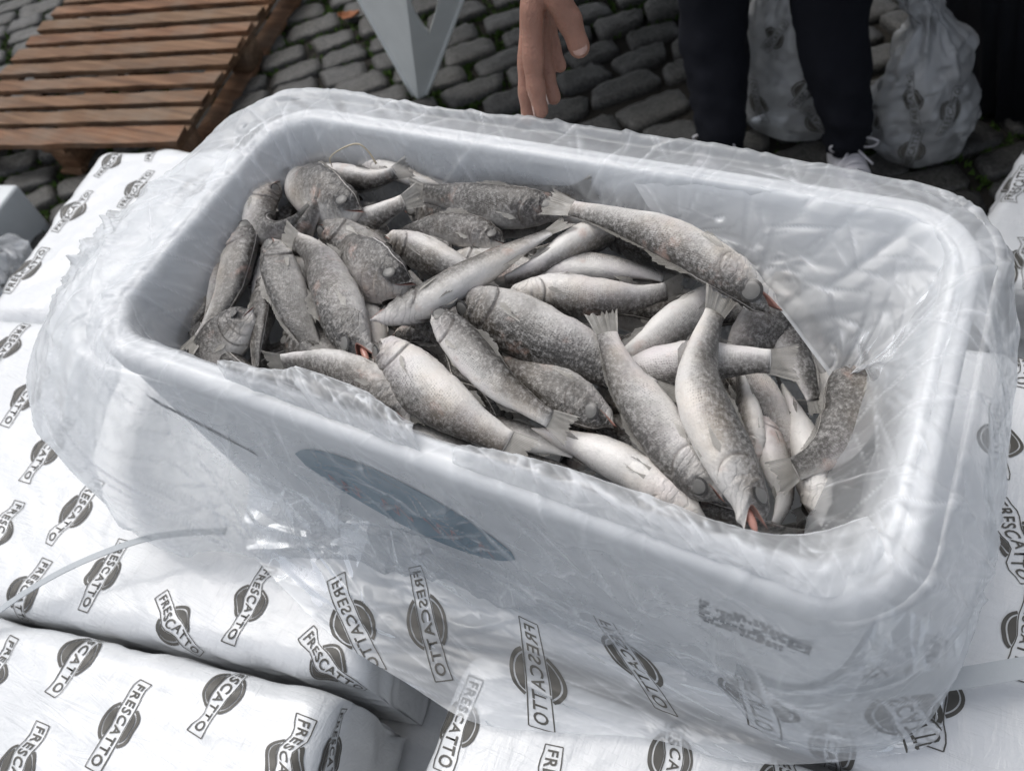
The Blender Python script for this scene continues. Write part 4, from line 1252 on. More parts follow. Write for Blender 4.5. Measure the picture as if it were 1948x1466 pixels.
FISH = [
 # label, [(px, py, z) snout .. tail tip], rho, options
 ('pale fish head facing right at the far left of the pile, sunken eye', [(692, 402, -.030), (640, 385, -.032), (585, 350, -.040), (545, 322, -.062), (540, 310, -.100)], -72, dict(fat=1.55, dorsal=.2)),
 ('short curled grey fish against the left wall with its tail bent inwards', [(507, 338, -.035), (490, 385, -.036), (497, 430, -.038), (535, 438, -.034), (600, 398, -.028)], 62, dict(fat=1.3, dorsal=.6)),
 ('fish showing only a thin tail raised beside the curled fish', [(570, 560, -.100), (563, 500, -.082), (566, 462, -.058), (585, 425, -.034), (622, 352, -.016)], 80, dict(fat=1.0)),
 ('long grey-backed fish standing upright at the left wall, head up', [(467, 414, -.038), (462, 470, -.040), (440, 545, -.045), (408, 605, -.048), (352, 672, -.052)], 28, dict(fat=1.22, dorsal=.3)),
 ('blunt pale fish head turned up in the near left corner', [(482, 586, -.034), (452, 620, -.042), (415, 658, -.056), (380, 692, -.078), (365, 690, -.115)], -112, dict(fat=1.75, dorsal=.2)),
 ('dark fish wedged in the near left corner against the liner', [(402, 548, -.062), (370, 585, -.062), (347, 625, -.064), (345, 655, -.070), (365, 680, -.085)], 25, dict(fat=1.35)),
 ('dark fish lying head up with its eye showing, left of the open mouthed fish', [(516, 452, -.036), (535, 520, -.038), (560, 590, -.044), (588, 648, -.052), (618, 705, -.064)], -84, dict(fat=1.12)),
 ('silver fish head down with gaping mouth and pink tongue at the left', [(694, 692, -.030), (662, 622, -.026), (628, 540, -.024), (597, 480, -.026), (533, 446, -.030)], 98, dict(fat=1.05, gape=30)),
 ('dark narrow fish standing on end by the near rim at the left', [(507, 528, -.058), (500, 585, -.054), (493, 640, -.052), (488, 690, -.055), (485, 735, -.062)], 15, dict(fat=1.3)),
 ('pale fish with dark sunken eye behind the blunt mouthed fish', [(604, 428, -.044), (660, 455, -.044), (725, 500, -.050), (785, 545, -.058), (835, 585, -.072)], -78, dict(fat=1.2)),
 ('grey fish with a wide blunt downturned mouth facing right at the left', [(790, 538, -.032), (745, 530, -.032), (690, 508, -.042), (650, 488, -.060), (620, 470, -.085)], -70, dict(fat=1.75, gape=7)),
 ('fish with a reddish ringed eye and mouth up, left of centre', [(733, 448, -.040), (795, 478, -.040), (860, 512, -.046), (925, 548, -.058), (985, 585, -.075)], -108, dict(fat=1.15, gape=5)),
 ('long pale belly-up fish slanting across the left of the pile', [(706, 608, -.022), (790, 582, -.018), (880, 532, -.014), (975, 478, -.015), (1085, 420, -.020)], 158, dict(fat=.95, dorsal=.2)),
 ('pinkish silver fish facing right under the big dark back fish', [(964, 464, -.048), (905, 442, -.046), (845, 434, -.048), (790, 442, -.054), (730, 458, -.066)], -84, dict(fat=1.15)),
 ('big dark fish lying along the far wall with its head to the right', [(1082, 396, -.036), (1000, 396, -.034), (925, 388, -.034), (860, 376, -.038), (775, 362, -.044)], -80, dict(fat=1.15, dorsal=.3)),
 ('brown fish at the far wall showing its dark tail at the right', [(872, 350, -.070), (945, 348, -.058), (1015, 360, -.048), (1075, 368, -.036), (1142, 344, -.020)], 70, dict(fat=1.0)),
 ('pale cut fish with ragged tail in the far left corner', [(560, 350, -.075), (615, 342, -.050), (675, 340, -.036), (725, 338, -.032), (782, 316, -.022)], -105, dict(fat=1.0)),
 ('pinkish skinned fish lying along the far wall at the left', [(690, 296, -.045), (745, 322, -.042), (795, 342, -.044), (845, 350, -.050), (900, 358, -.058)], 165, dict(fat=.8, dorsal=.1)),
 ('fish showing a brownish tail below the far left head', [(600, 500, -.110), (635, 465, -.085), (675, 432, -.056), (725, 405, -.038), (802, 368, -.024)], -80, dict(fat=1.0)),
 ('long dark fish on top at the right with a red open mouth', [(1478, 600, -.020), (1405, 535, -.012), (1300, 470, -.010), (1180, 420, -.014), (1036, 384, -.018)], 58, dict(fat=0.78, gape=16)),
 ('slim pale fish passing under the long dark top fish', [(1245, 398, -.048), (1165, 432, -.042), (1085, 474, -.036), (1015, 512, -.034), (922, 552, -.034)], 140, dict(fat=1.1)),
 ('grey-brown fish with a clear round eye facing left at the centre', [(960, 562, -.030), (1040, 558, -.028), (1125, 566, -.030), (1210, 566, -.038), (1305, 545, -.050)], -96, dict(fat=1.12, dorsal=.7)),
 ('whitish belly-up fish just behind the centre fish', [(975, 545, -.050), (1050, 512, -.046), (1130, 506, -.046), (1215, 516, -.052), (1300, 540, -.064)], 150, dict(fat=1.1)),
 ('large plump silver fish pointing up left in the middle of the pile', [(866, 562, -.026), (940, 596, -.022), (1040, 645, -.024), (1140, 690, -.032), (1292, 782, -.048)], -88, dict(fat=1.18, dorsal=.6)),
 ('olive-backed fish with a sharp snout running down the middle', [(822, 590, -.016), (878, 650, -.012), (950, 728, -.014), (1015, 776, -.016), (1090, 822, -.018)], 74, dict(fat=.95)),
 ('dark scaly fish with whitish head pointing down right near the middle', [(1170, 812, -.034), (1100, 768, -.034), (1025, 720, -.040), (960, 682, -.050), (890, 640, -.066)], 52, dict(fat=1.2)),
 ('fat silver fish with a violet flank near the front rim', [(722, 646, -.026), (775, 712, -.022), (850, 772, -.022), (930, 822, -.030), (1008, 872, -.036)], -98, dict(fat=1.35)),
 ('whitish fish lying along the near rim at the left', [(782, 808, -.034), (728, 752, -.030), (650, 708, -.032), (575, 690, -.036), (505, 694, -.044)], 112, dict(fat=1.15, dorsal=.2)),
 ('spotted fish head down at the centre right with a big pale eye', [(1376, 956, -.034), (1305, 885, -.026), (1225, 772, -.018), (1172, 682, -.014), (1142, 592, -.010)], 72, dict(fat=1.08, dorsal=.4)),
 ('white bellied fish head down on top at the right, mouth gaping red', [(1448, 1010, -.024), (1405, 905, -.012), (1348, 790, -.004), (1330, 690, -.006), (1376, 552, -.010)], -106, dict(fat=0.92, gape=30, dorsal=.3)),
 ('fish with a broad fanned tail pointing right below the long top fish', [(1120, 790, -.080), (1190, 740, -.062), (1275, 702, -.046), (1380, 686, -.034), (1522, 690, -.026)], -88, dict(fat=1.2)),
 ('plump pale fish half hidden under the white bellied fish', [(1390, 555, -.066), (1330, 592, -.052), (1265, 636, -.046), (1195, 684, -.052), (1130, 730, -.070)], 110, dict(fat=1.25)),
 ('dark fish standing head up at the right wall with a ringed eye', [(1504, 512, -.050), (1474, 578, -.056), (1430, 645, -.066), (1390, 710, -.084), (1350, 770, -.110)], 84, dict(fat=1.45)),
 ('pale slim fish lying along the right liner', [(1478, 540, -.085), (1510, 600, -.085), (1545, 655, -.090), (1575, 700, -.096), (1608, 765, -.104)], 130, dict(fat=1.35)),
 ('yellowish fish with a frayed tail near the right wall', [(1462, 580, -.072), (1488, 625, -.070), (1515, 680, -.072), (1535, 725, -.074), (1560, 790, -.080)], 120, dict(fat=1.3)),
 ('brown-grey fish bent at the right end with its tail to the left', [(1652, 668, -.070), (1628, 735, -.066), (1612, 800, -.064), (1570, 858, -.066), (1472, 912, -.066)], -76, dict(fat=1.45)),
 ('pale fish head down at the right end, lower jaw showing', [(1562, 1000, -.092), (1548, 920, -.090), (1528, 840, -.092), (1505, 775, -.098), (1478, 715, -.106)], 172, dict(fat=1.35)),
 ('narrow pale fish with pink patches near the right corner', [(1450, 772, -.085), (1466, 840, -.084), (1484, 905, -.088), (1490, 955, -.094), (1462, 1030, -.100)], 150, dict(fat=1.35)),
 ('dark rounded fish at the bottom of the right corner', [(1690, 840, -.115), (1645, 880, -.105), (1600, 915, -.110), (1560, 950, -.125), (1510, 985, -.140)], 40, dict(fat=1.25)),
 ('dark fish on the floor of the right corner', [(1640, 985, -.150), (1590, 998, -.148), (1540, 1006, -.148), (1490, 1010, -.150), (1420, 1010, -.152)], 20, dict(fat=1.3)),
 ('pale bluish belly-up fish by the near rim right of centre', [(1345, 992, -.050), (1250, 925, -.044), (1160, 872, -.042), (1075, 838, -.046), (975, 812, -.054)], 168, dict(fat=1.3)),
 ('whitish fish peeping over the near rim below the violet fish', [(745, 790, -.070), (800, 818, -.058), (850, 838, -.054), (895, 856, -.058), (950, 880, -.066)], 150, dict(fat=1.35)),
 ('grey fish upright between the gaping fish and the violet one', [(712, 735, -.055), (706, 685, -.052), (700, 635, -.056), (696, 590, -.066), (694, 545, -.085)], 130, dict(fat=1.3)),
 ('pale fish with its tail down under the white bellied fish', [(1440, 880, -.080), (1432, 830, -.074), (1424, 785, -.070), (1415, 745, -.068), (1402, 690, -.064)], 140, dict(fat=1.4)),
 ('brown fish behind the liner beyond the long top fish', [(1310, 450, -.060), (1365, 480, -.056), (1415, 508, -.058), (1455, 535, -.066), (1500, 575, -.080)], 30, dict(fat=1.2)),
 ('pale fish deep between the upright ones at the left', [(520, 470, -.061), (512, 520, -.064), (505, 570, -.068), (500, 620, -.074), (500, 670, -.082)], 120, dict(fat=1.3)),
 ('dark fish deep beside the olive-backed one', [(730, 600, -.071), (790, 622, -.061), (850, 650, -.056), (905, 680, -.061), (960, 720, -.071)], 30, dict(fat=1.3)),
 ('dark fish deep at the near rim below the centre', [(880, 880, -.071), (945, 880, -.064), (1010, 885, -.062), (1070, 895, -.066), (1130, 910, -.074)], 35, dict(fat=1.3)),
 ('grey fish deep under the spotted one', [(1150, 830, -.074), (1215, 870, -.071), (1280, 915, -.072), (1340, 955, -.078), (1400, 1000, -.086)], 60, dict(fat=1.3)),
 ('grey fish deep under the far wall fish', [(770, 400, -.071), (840, 410, -.066), (910, 422, -.064), (980, 432, -.066), (1060, 440, -.072)], 60, dict(fat=1.3)),
 ('grey fish deep below the long pale one', [(840, 500, -.071), (910, 505, -.064), (980, 520, -.061), (1050, 540, -.064), (1120, 560, -.071)], -60, dict(fat=1.3)),
 ('dark fish deep beside the far right liner', [(1130, 440, -.061), (1200, 460, -.056), (1270, 490, -.056), (1340, 525, -.061), (1400, 560, -.071)], 25, dict(fat=1.3)),
 ('dark fish deep below the open mouthed fish', [(540, 640, -.071), (590, 680, -.066), (640, 715, -.064), (690, 745, -.066), (740, 780, -.074)], 40, dict(fat=1.3)),
 ('small grey fish lying between the upright dark fish and the left wall', [(425, 440, -.058), (432, 490, -.054), (425, 545, -.054), (405, 600, -.060), (375, 650, -.070)], 60, dict(fat=1.25)),
 ('small pale fish under the tail of the olive-backed fish', [(900, 800, -.050), (955, 818, -.046), (1010, 835, -.046), (1060, 850, -.050), (1120, 870, -.058)], 120, dict(fat=1.2)),
 ('small dark fish in the gap left of the plump silver fish', [(745, 640, -.058), (790, 632, -.054), (835, 640, -.054), (880, 655, -.058), (930, 680, -.066)], -50, dict(fat=1.25)),
 ('small pale fish in the far left corner behind the pale head', [(545, 345, -.058), (575, 322, -.050), (610, 308, -.046), (650, 305, -.048), (700, 312, -.056)], -90, dict(fat=1.2)),
 ('grey-backed fish low in the near left corner', [(345, 600, -.075), (385, 640, -.070), (430, 680, -.066), (480, 712, -.066), (545, 740, -.072)], 20, dict(fat=1.3)),
 ('dark fish low along the left wall', [(560, 380, -.070), (520, 440, -.068), (480, 500, -.068), (445, 555, -.072), (410, 610, -.080)], 30, dict(fat=1.2)),
 ('brown-grey fish low between the spotted and fanned tail fish', [(1180, 640, -.066), (1240, 690, -.062), (1300, 745, -.060), (1350, 800, -.064), (1400, 865, -.072)], 45, dict(fat=1.25)),
 ('grey fish low between the white bellied fish and the right end', [(1370, 660, -.085), (1420, 720, -.080), (1465, 780, -.080), (1500, 840, -.085), (1530, 905, -.095)], -60, dict(fat=1.25)),
 ('dark fish low by the near rim at the right', [(1250, 940, -.085), (1320, 965, -.080), (1390, 985, -.080), (1450, 1000, -.085), (1520, 1015, -.095)], 30, dict(fat=1.25)),
 ('pale fish low behind the bent brown-grey fish', [(1560, 640, -.110), (1585, 720, -.108), (1605, 800, -.110), (1620, 870, -.115), (1635, 950, -.122)], 140, dict(fat=1.3)),
 ('pale fish low at the far wall under the brown tail', [(1000, 372, -.060), (1080, 392, -.056), (1160, 412, -.056), (1230, 440, -.060), (1300, 470, -.070)], 150, dict(fat=1.1)),
]
# fish that fill the box below: only their backs show through the gaps
fr_ = np.random.default_rng(19)
for k in range(26):
    a = fr_.uniform(0, math.pi)
    gx, gy = -.255 + .47 * ((k % 9) + fr_.uniform(.2, .8)) / 9, -.105 + .215 * ((k // 9) + fr_.uniform(.25, .75)) / 3
    lift = 0 if gx < .12 else -.045 * min(1, (gx - .12) / .06)
    c = np.array([gx, gy, fr_.uniform(-.088, -.066) + lift])
    d = np.array([math.cos(a) * .095, math.sin(a) * .062, fr_.uniform(-.012, .012)])
    P = [c - d, c - d * .5 + [0, .008, .004], c, c + d * .5 + [.006, 0, .002], c + d]
    P = [np.array([np.clip(p[0], -.305, .305), np.clip(p[1], -.132, .134), p[2]]) for p in P]
    FISH.append(('dim fish buried under the others in the pile', P, fr_.choice([0, 40, -50, 90, -90, 130]), dict(fat=1.3, raw=True)))
for lab, pts, rho, kw in FISH:
    kw = dict(kw)
    if kw.pop('raw', False):
        fish(lab, pts, rho, **kw)
    else:
        P = zz(*pts)
        P = [np.array([np.clip(p[0], -.320, .320), np.clip(p[1], -.146, .147), p[2]]) for p in P]
        fish(lab, P, rho, **kw)

# ------------------------------------------------------------------ wooden pallet
pu = np.array([math.cos(math.radians(13)), math.sin(math.radians(13)), 0]); pv = np.array([-pu[1], pu[0], 0]); pz = np.array([0, 0, 1.0])
PN = at(332, 270, -.912); PN[2] = GZ
pal = thing('wooden_pallet', 'brown slatted wooden pallet lying on the cobbles', 'pallet', PN)
PA = np.stack([pu, pv, pz])
def plank(name, c, h, wear=.004):
    r = np.random.default_rng(int(abs(c[0] * 1000 + c[1] * 777)) % 99991)
    n = 14
    V = []
    for i in range(n):
        f = i / (n - 1) * 2 - 1
        for a, b in ((-1, -1), (1, -1), (1, 1), (-1, 1)):
            L_ = h[0] >= h[1]
            p = np.array([f * h[0] if L_ else a * h[0], a * h[1] if L_ else f * h[1], b * h[2]])
            p += r.normal(0, 1, 3) * np.array([.0006, .0012, .0012]) + (np.array([0, 0, r.normal(0, .0006)]))
            if abs(f) == 1: p += r.normal(0, wear, 3) * (np.array([1, .2, .2]) if L_ else np.array([.2, 1, .2]))
            V.append(c + pu * p[0] + pv * p[1] + pz * p[2])
    F = grid_faces(n, 4, True) + [(3, 2, 1, 0), tuple((n - 1) * 4 + k for k in range(4))]
    o = obj(name, V, F, M_wood, pal, False, None, PN)
    return o
for i in range(12):
    w = .0315 + rng.uniform(-.003, .003) + (.010 if i == 0 else 0)
    plank('slat', PN + pv * (.040 + .100 * i + rng.uniform(-.004, .004)) - pu * (.525 + rng.uniform(-.006, .006)) + pz * (.128 + rng.uniform(-.001, .001)), (.525, w, .0095))
for e in (.050, .525, 1.0):
    plank('stringer_board', PN - pu * e + pv * .59 + pz * .108, (.045, .59, .009))
    for d_ in (.07, .59, 1.11):
        bl_ = MB().box(PN - pu * e + pv * d_ + pz * .059, (.045, .055, .0385), PA).build('block', M_wood, pal, False, PN)
        bevel(bl_, .003, 1)
    plank('bottom_board', PN - pu * e + pv * .59 + pz * .010, (.045, .59, .009))

# ------------------------------------------------------------------ pale plastic table, one V-shaped leg in view
fL, fM, fR = at(786, 182, GZ + .015), at(796, 190, GZ + .001), at(812, 180, GZ + .015)
zt = -.70
tL, tM, tR = at(683, 0, zt - .03), at(773, 0, zt + .05), at(880, 0, zt - .03)
tbl = thing('plastic_table', 'pale grey plastic table leg with a V-shaped opening standing on the cobbles', 'table', fM)
kx = 1.75
eL, eM, eR = fL + (tL - fL) * kx, fM + (tM - fM) * kx, fR + (tR - fR) * kx
ztop_ = max(eL[2], eM[2], eR[2])
leg = MB()
def panel(a0, b0_, a1, b1_, hole, inn):
    nS_, nT_ = 16, 34
    def P(s_, t_):
        return (a0 * (1 - t_) + a1 * t_) * (1 - s_) + (b0_ * (1 - t_) + b1_ * t_) * s_
    S_ = np.linspace(0, 1, nS_); T_ = np.linspace(0, 1, nT_) ** .9
    def bulge(s_): return 1 - (2 * s_ - 1) ** 4
    V = [P(s_, t_) for t_ in T_ for s_ in S_] + [P(s_, t_) + inn * .012 for t_ in T_ for s_ in S_]
    off = nS_ * nT_
    if not hole:
        cols = [np.tile(S_, (nT_, 1))]
    else:
        g = np.clip((T_ - .40) * 7, 0, 1) ** .6
        lo_s, hi_s = .46 - .38 * g, .46 + .10 * g
        cols = [np.linspace(0, 1, 8)[None] * lo_s[:, None], hi_s[:, None] + np.linspace(0, 1, 9)[None] * (1 - hi_s)[:, None]]
    V, F = [], []
    for cs in cols:
        nc = cs.shape[1]; b_ = len(V)
        for d_ in (0, .012):
            V += [P(cs[i, j], T_[i]) + inn * d_ for i in range(nT_) for j in range(nc)]
        o2 = nT_ * nc
        for i in range(nT_ - 1):
            for j in range(nc - 1):
                q = tuple(b_ + k for k in (i * nc + j, i * nc + j + 1, (i + 1) * nc + j + 1, (i + 1) * nc + j))
                F += [q, tuple(k + o2 for k in q[::-1])]
            for j in (0, nc - 1):
                e0, e1 = b_ + i * nc + j, b_ + (i + 1) * nc + j
                F.append((e0, e1, e1 + o2, e0 + o2))
    leg.add(V, F)
back = nrm(np.array([-.45, .9, 0]))
panel(fL, fM, eL, eM, False, back)
panel(fM, fR, eM, eR, True, back)
lo = leg.build('leg', M_plastic, tbl, False, fM)
rim1 = MB().tube(np.array([fL + (eL - fL) * t for t in np.linspace(0, 1, 12)]), .007, 8).build('leg_rib', M_plastic, tbl, True, fM)
rim2 = MB().tube(np.array([fR + (eR - fR) * t for t in np.linspace(0, 1, 12)]), .007, 8).build('leg_rib', M_plastic, tbl, True, fM)
tc_ = np.array([eM[0], eM[1] + .70, ztop_ + .015])
top_ = MB().box(tc_, (.50, .50, .016), np.stack([nrm(np.array([1, 1, 0])), nrm(np.array([-1, 1, 0])), pz])).build('table_top', M_plastic, tbl, False, fM)
bevel(top_, .008, 2)
for dx, dy in ((-.62, .80), (0, 1.4), (.62, .80)):
    l2 = link(bpy.data.objects.new('leg', lo.data), tbl)
    l2.location = (dx, dy, 0)

# ------------------------------------------------------------------ person: legs, shoes, torso and the reaching hand
person = thing('person', 'person in dark navy trousers and white sneakers reaching down behind the box', 'person', at(1480, 290, GZ))
PORG = np.array(person.location)
def loft(paths, n=28, fold=.0, seed=1):
    """paths: list of (centre, rx, ry) rings"""
    C_ = np.array([p[0] for p in paths], float); rx = np.array([p[1] for p in paths]); ry = np.array([p[2] for p in paths])
    m2 = 46
    Cc = catmull(C_, m2); u_ = np.linspace(0, len(paths) - 1, m2)
    rx, ry = np.interp(u_, np.arange(len(paths)), rx), np.interp(u_, np.arange(len(paths)), ry)
    V = []
    for i in range(m2):
        for k in range(n):
            a = 2 * math.pi * k / n
            q = fold * (abs(vnoise(a * 1.3 + seed * 7, Cc[i, 2] * 26 + seed + math.sin(a) * 1.5) - .5) * 2 - .4)
            V.append(Cc[i] + np.array([(rx[i] + q) * math.cos(a), (ry[i] + q) * math.sin(a), 0]))
    F = grid_faces(m2, n, True) + [tuple(range(n))[::-1], tuple((m2 - 1) * n + k for k in range(n))]
    return np.array(V), F
ankA, kneA = at(1370, 262, -.965), at_y(1358, 0, 1.46)
ankB, kneB = at(1606, 262, -.955), at_y(1580, 0, 1.47)
hipA, hipB = np.array([-.145, 1.47, -.10]), np.array([.055, 1.47, -.10])
tro = MB()
tro.add(*loft([(ankA + [0, 0, -.03], .058, .064), (ankA + [0, 0, .05], .066, .070), ((ankA + kneA) / 2, .082, .080), (kneA, .088, .088), ((kneA + hipA) / 2, .095, .098), (hipA, .108, .125), (hipA + [.03, 0, .10], .115, .13)], 28, .017, 1))
tro.add(*loft([(ankB + [0, 0, -.02], .050, .056), (ankB + [0, 0, .05], .058, .064), ((ankB + kneB) / 2, .080, .080), (kneB, .090, .088), ((kneB + hipB) / 2, .096, .098), (hipB, .108, .125), (hipB + [-.03, 0, .10], .115, .13)], 28, .017, 2))
hc = (hipA + hipB) / 2
tro.add(*loft([(hc + [0, 0, -.06], .16, .11), (hc + [0, 0, .04], .19, .13), (hc + [0, 0, .14], .175, .12)], 28, .006, 3))
tro.build('trousers', M_cloth, person, True, PORG)
tip_m = at(1006, 203, .004)
mcp_m = at(1018, 12, .088)
elb = mcp_m + np.array([-.10, .30, .24])
shoR, shoL = hc + np.array([-.20, -.06, .52]), hc + np.array([.20, .0, .55])
sh = MB()
sh.add(*loft([(hc + [0, 0, .08], .185, .125), (hc + [0, -.01, .25], .18, .12), (hc + [0, -.02, .42], .20, .125), (hc + [0, -.02, .54], .17, .10), (hc + [0, -.02, .60], .07, .07)], 32, .008, 4))
sh.tube(catmull(np.array([shoR + [.05, 0, 0], shoR, (shoR + elb) / 2 + [-.03, 0, 0], elb, elb * .62 + mcp_m * .38]), 24), np.interp(np.linspace(0, 1, 24), [0, .2, .6, 1], [.07, .065, .055, .050]), 18)
sh.tube(catmull(np.array([shoL + [-.05, 0, 0], shoL, shoL + [.07, .10, -.24], shoL + [.0, .22, -.42]]), 20), np.interp(np.linspace(0, 1, 20), [0, .3, 1], [.07, .062, .045]), 18)
sh.build('shirt', M_cloth, person, True, PORG)
# hand: finger bones as tapered chains, fused into one skin surface
Fd = nrm(tip_m - mcp_m)
vw = nrm(CAM - mcp_m)
Rd = nrm(vw - Fd * (vw @ Fd))
Pm = np.cross(Rd, Fd)
tw = math.radians(-14)                     # turned a little so the back of the hand shows
Rd, Pm = Rd * math.cos(tw) + Pm * math.sin(tw), Pm * math.cos(tw) - Rd * math.sin(tw)
def H_(a, b, c): return mcp_m + Fd * a + Rd * b + Pm * c
def chain(base, lens, bends, side=0.0):
    P = [base]; ang = 0
    d0 = nrm(Fd + Rd * side)
    for l, bnd in zip(lens, bends):
        ang += math.radians(bnd)
        P.append(P[-1] + (d0 * math.cos(ang) + Pm * math.sin(ang)) * l)
    return np.array(P)
fingers = {'index': (chain(H_(.000, .017, .002), (.043, .026, .021), (5, 6, 6), .02), (.0112, .0100, .0092, .0074)),
           'middle': (chain(H_(.002, 0, -.003), (.047, .030, .024), (-1, 4, 5), .0), (.0112, .0102, .0094, .0076)),
           'ring': (chain(H_(-.004, -.016, .000), (.042, .027, .022), (7, 9, 8), .02), (.0106, .0096, .0088, .0072)),
           'little': (chain(H_(-.014, -.030, .002), (.034, .021, .019), (9, 10, 8), .05), (.0096, .0086, .0078, .0064))}
tips_thumb = at(1102, 90, .056)
tb0 = H_(-.060, .018, .012)
t_ip = at(1083, 40, .080)
t_mp = at(1060, -10, .104)
fingers['thumb'] = (np.array([tb0, t_mp, t_ip, tips_thumb]), (.0150, .0130, .0120, .0098))
hand = MB()
def limb(P, r_, n=14, sub=10):
    C_ = catmull(P, sub * (len(P) - 1) + 1)
    rr_ = np.interp(np.linspace(0, len(P) - 1, len(C_)), np.arange(len(P)), r_)
    rr_ = rr_ * (1 + .05 * np.cos(np.linspace(0, len(P) - 1, len(C_)) * 2 * math.pi))       # knuckle swell
    T0, T1 = nrm(C_[0] - C_[1]), nrm(C_[-1] - C_[-2])
    ex0 = [C_[0] + T0 * rr_[0] * q for q in (.95, .8, .45)]; ex1 = [C_[-1] + T1 * rr_[-1] * q for q in (.45, .8, .98)]
    C_ = np.concatenate([ex0, C_, ex1])
    rr_ = np.concatenate([rr_[0] * np.array([.25, .6, .9]), rr_, rr_[-1] * np.array([.9, .6, .22])])
    hand.tube(C_, rr_, n)
wrist = H_(-.098, -.006, .006)
for k, (P, r_) in fingers.items():
    limb(P, r_)
    if k != 'thumb':
        limb(np.array([wrist + (P[0] - wrist) * .0 + (P[0] - mcp_m) * .45, (wrist + P[0]) / 2 + (P[0] - mcp_m) * .2, P[0]]), (.0165, .0140, .0112))
limb(np.array([wrist, tb0, t_mp * .75 + tb0 * .25]), (.018, .017, .0150))
limb(np.array([H_(-.05, .010, .004), H_(-.012, .012, .003)]), (.016, .012))
limb(np.array([H_(-.05, -.016, .006), H_(-.016, -.018, .004)]), (.016, .012))
limb(np.array([elb, elb * .5 + wrist * .5, wrist]), (.042, .038, .027), 18)
def remeshed(mb, vox, smooth_it):
    me = make_mesh('tmp', np.concatenate(mb.V), mb.F)
    o = link(bpy.data.objects.new('tmp', me))
    md = o.modifiers.new('r', 'REMESH'); md.mode = 'VOXEL'; md.voxel_size = vox
    ms_ = o.modifiers.new('s', 'SMOOTH'); ms_.factor = .5; ms_.iterations = smooth_it
    dg = bpy.context.evaluated_depsgraph_get()
    m2 = bpy.data.meshes.new_from_object(o.evaluated_get(dg))
    V = np.empty(len(m2.vertices) * 3); m2.vertices.foreach_get('co', V)
    F = [tuple(p.vertices) for p in m2.polygons]
    bpy.data.objects.remove(o); bpy.data.meshes.remove(me); bpy.data.meshes.remove(m2)
    return V.reshape(-1, 3), F
hV, hF = remeshed(hand, .0014, 5)
bodym = MB().add(hV, hF)
bodym.build('body', M_skin, person, True, PORG)
hand = MB()
hd = hc + np.array([0, -.05, .78])
limb(np.array([hc + [0, -.02, .50], hc + [0, -.03, .66], hd]), (.075, .058, .06), 20)
limb(np.array([hd + [0, .0, .05], hd + [0, -.01, -.02], hd + [0, -.025, -.085]]), (.085, .082, .050), 22)
limb(np.array([hd + [0, -.085, .0], hd + [0, -.105, -.035]]), (.012, .014), 10)
for sx in (-1, 1): limb(np.array([hd + [sx * .084, .0, .01], hd + [sx * .086, .005, -.03]]), (.014, .010), 10)
hV, hF = remeshed(hand, .006, 6)
MB().add(hV, hF).build('head', M_skin, person, True, PORG)
hand = MB()
limb(np.array([hd + [0, .02, .06], hd + [0, .045, .0], hd + [0, .05, -.05]]), (.094, .082, .06), 22)
hand.build('hair', M_hair, person, True, PORG)
def nail(c, n_, along, w, l):
    n_ = nrm(n_); along = nrm(along - n_ * (along @ n_)); sd = np.cross(n_, along)
    V, n1, n2 = [], 9, 7
    for i in range(n1):
        for j in range(n2):
            a, b = i / (n1 - 1) * 2 - 1, j / (n2 - 1) * 2 - 1
            k = math.sqrt(max(0, 1 - abs(a) ** 3.2))
            V.append(c + along * l * a + sd * w * b * (.35 + .65 * k) - n_ * (w * .35 * b * b) + n_ * .0006)
    obj('fingernail', V, grid_faces(n1, n2), M_nail, person, True, None, PORG)
tP = fingers['thumb'][0]
nv = nrm(CAM - tP[3])
nail(tP[3] + nv * .0092 - nrm(tP[3] - tP[2]) * .001, nv, tP[3] - tP[2], .0068, .0082)
for k, rr_ in (('index', .0072), ('middle', .0074), ('ring', .0070)):
    P = fingers[k][0]; dd = nrm(P[3] - P[2]); no = -(Pm - dd * (Pm @ dd)); no = nrm(no + Rd * .25)
    nail(P[3] + no * rr_ - dd * .002, no, dd, .0052, .0066)
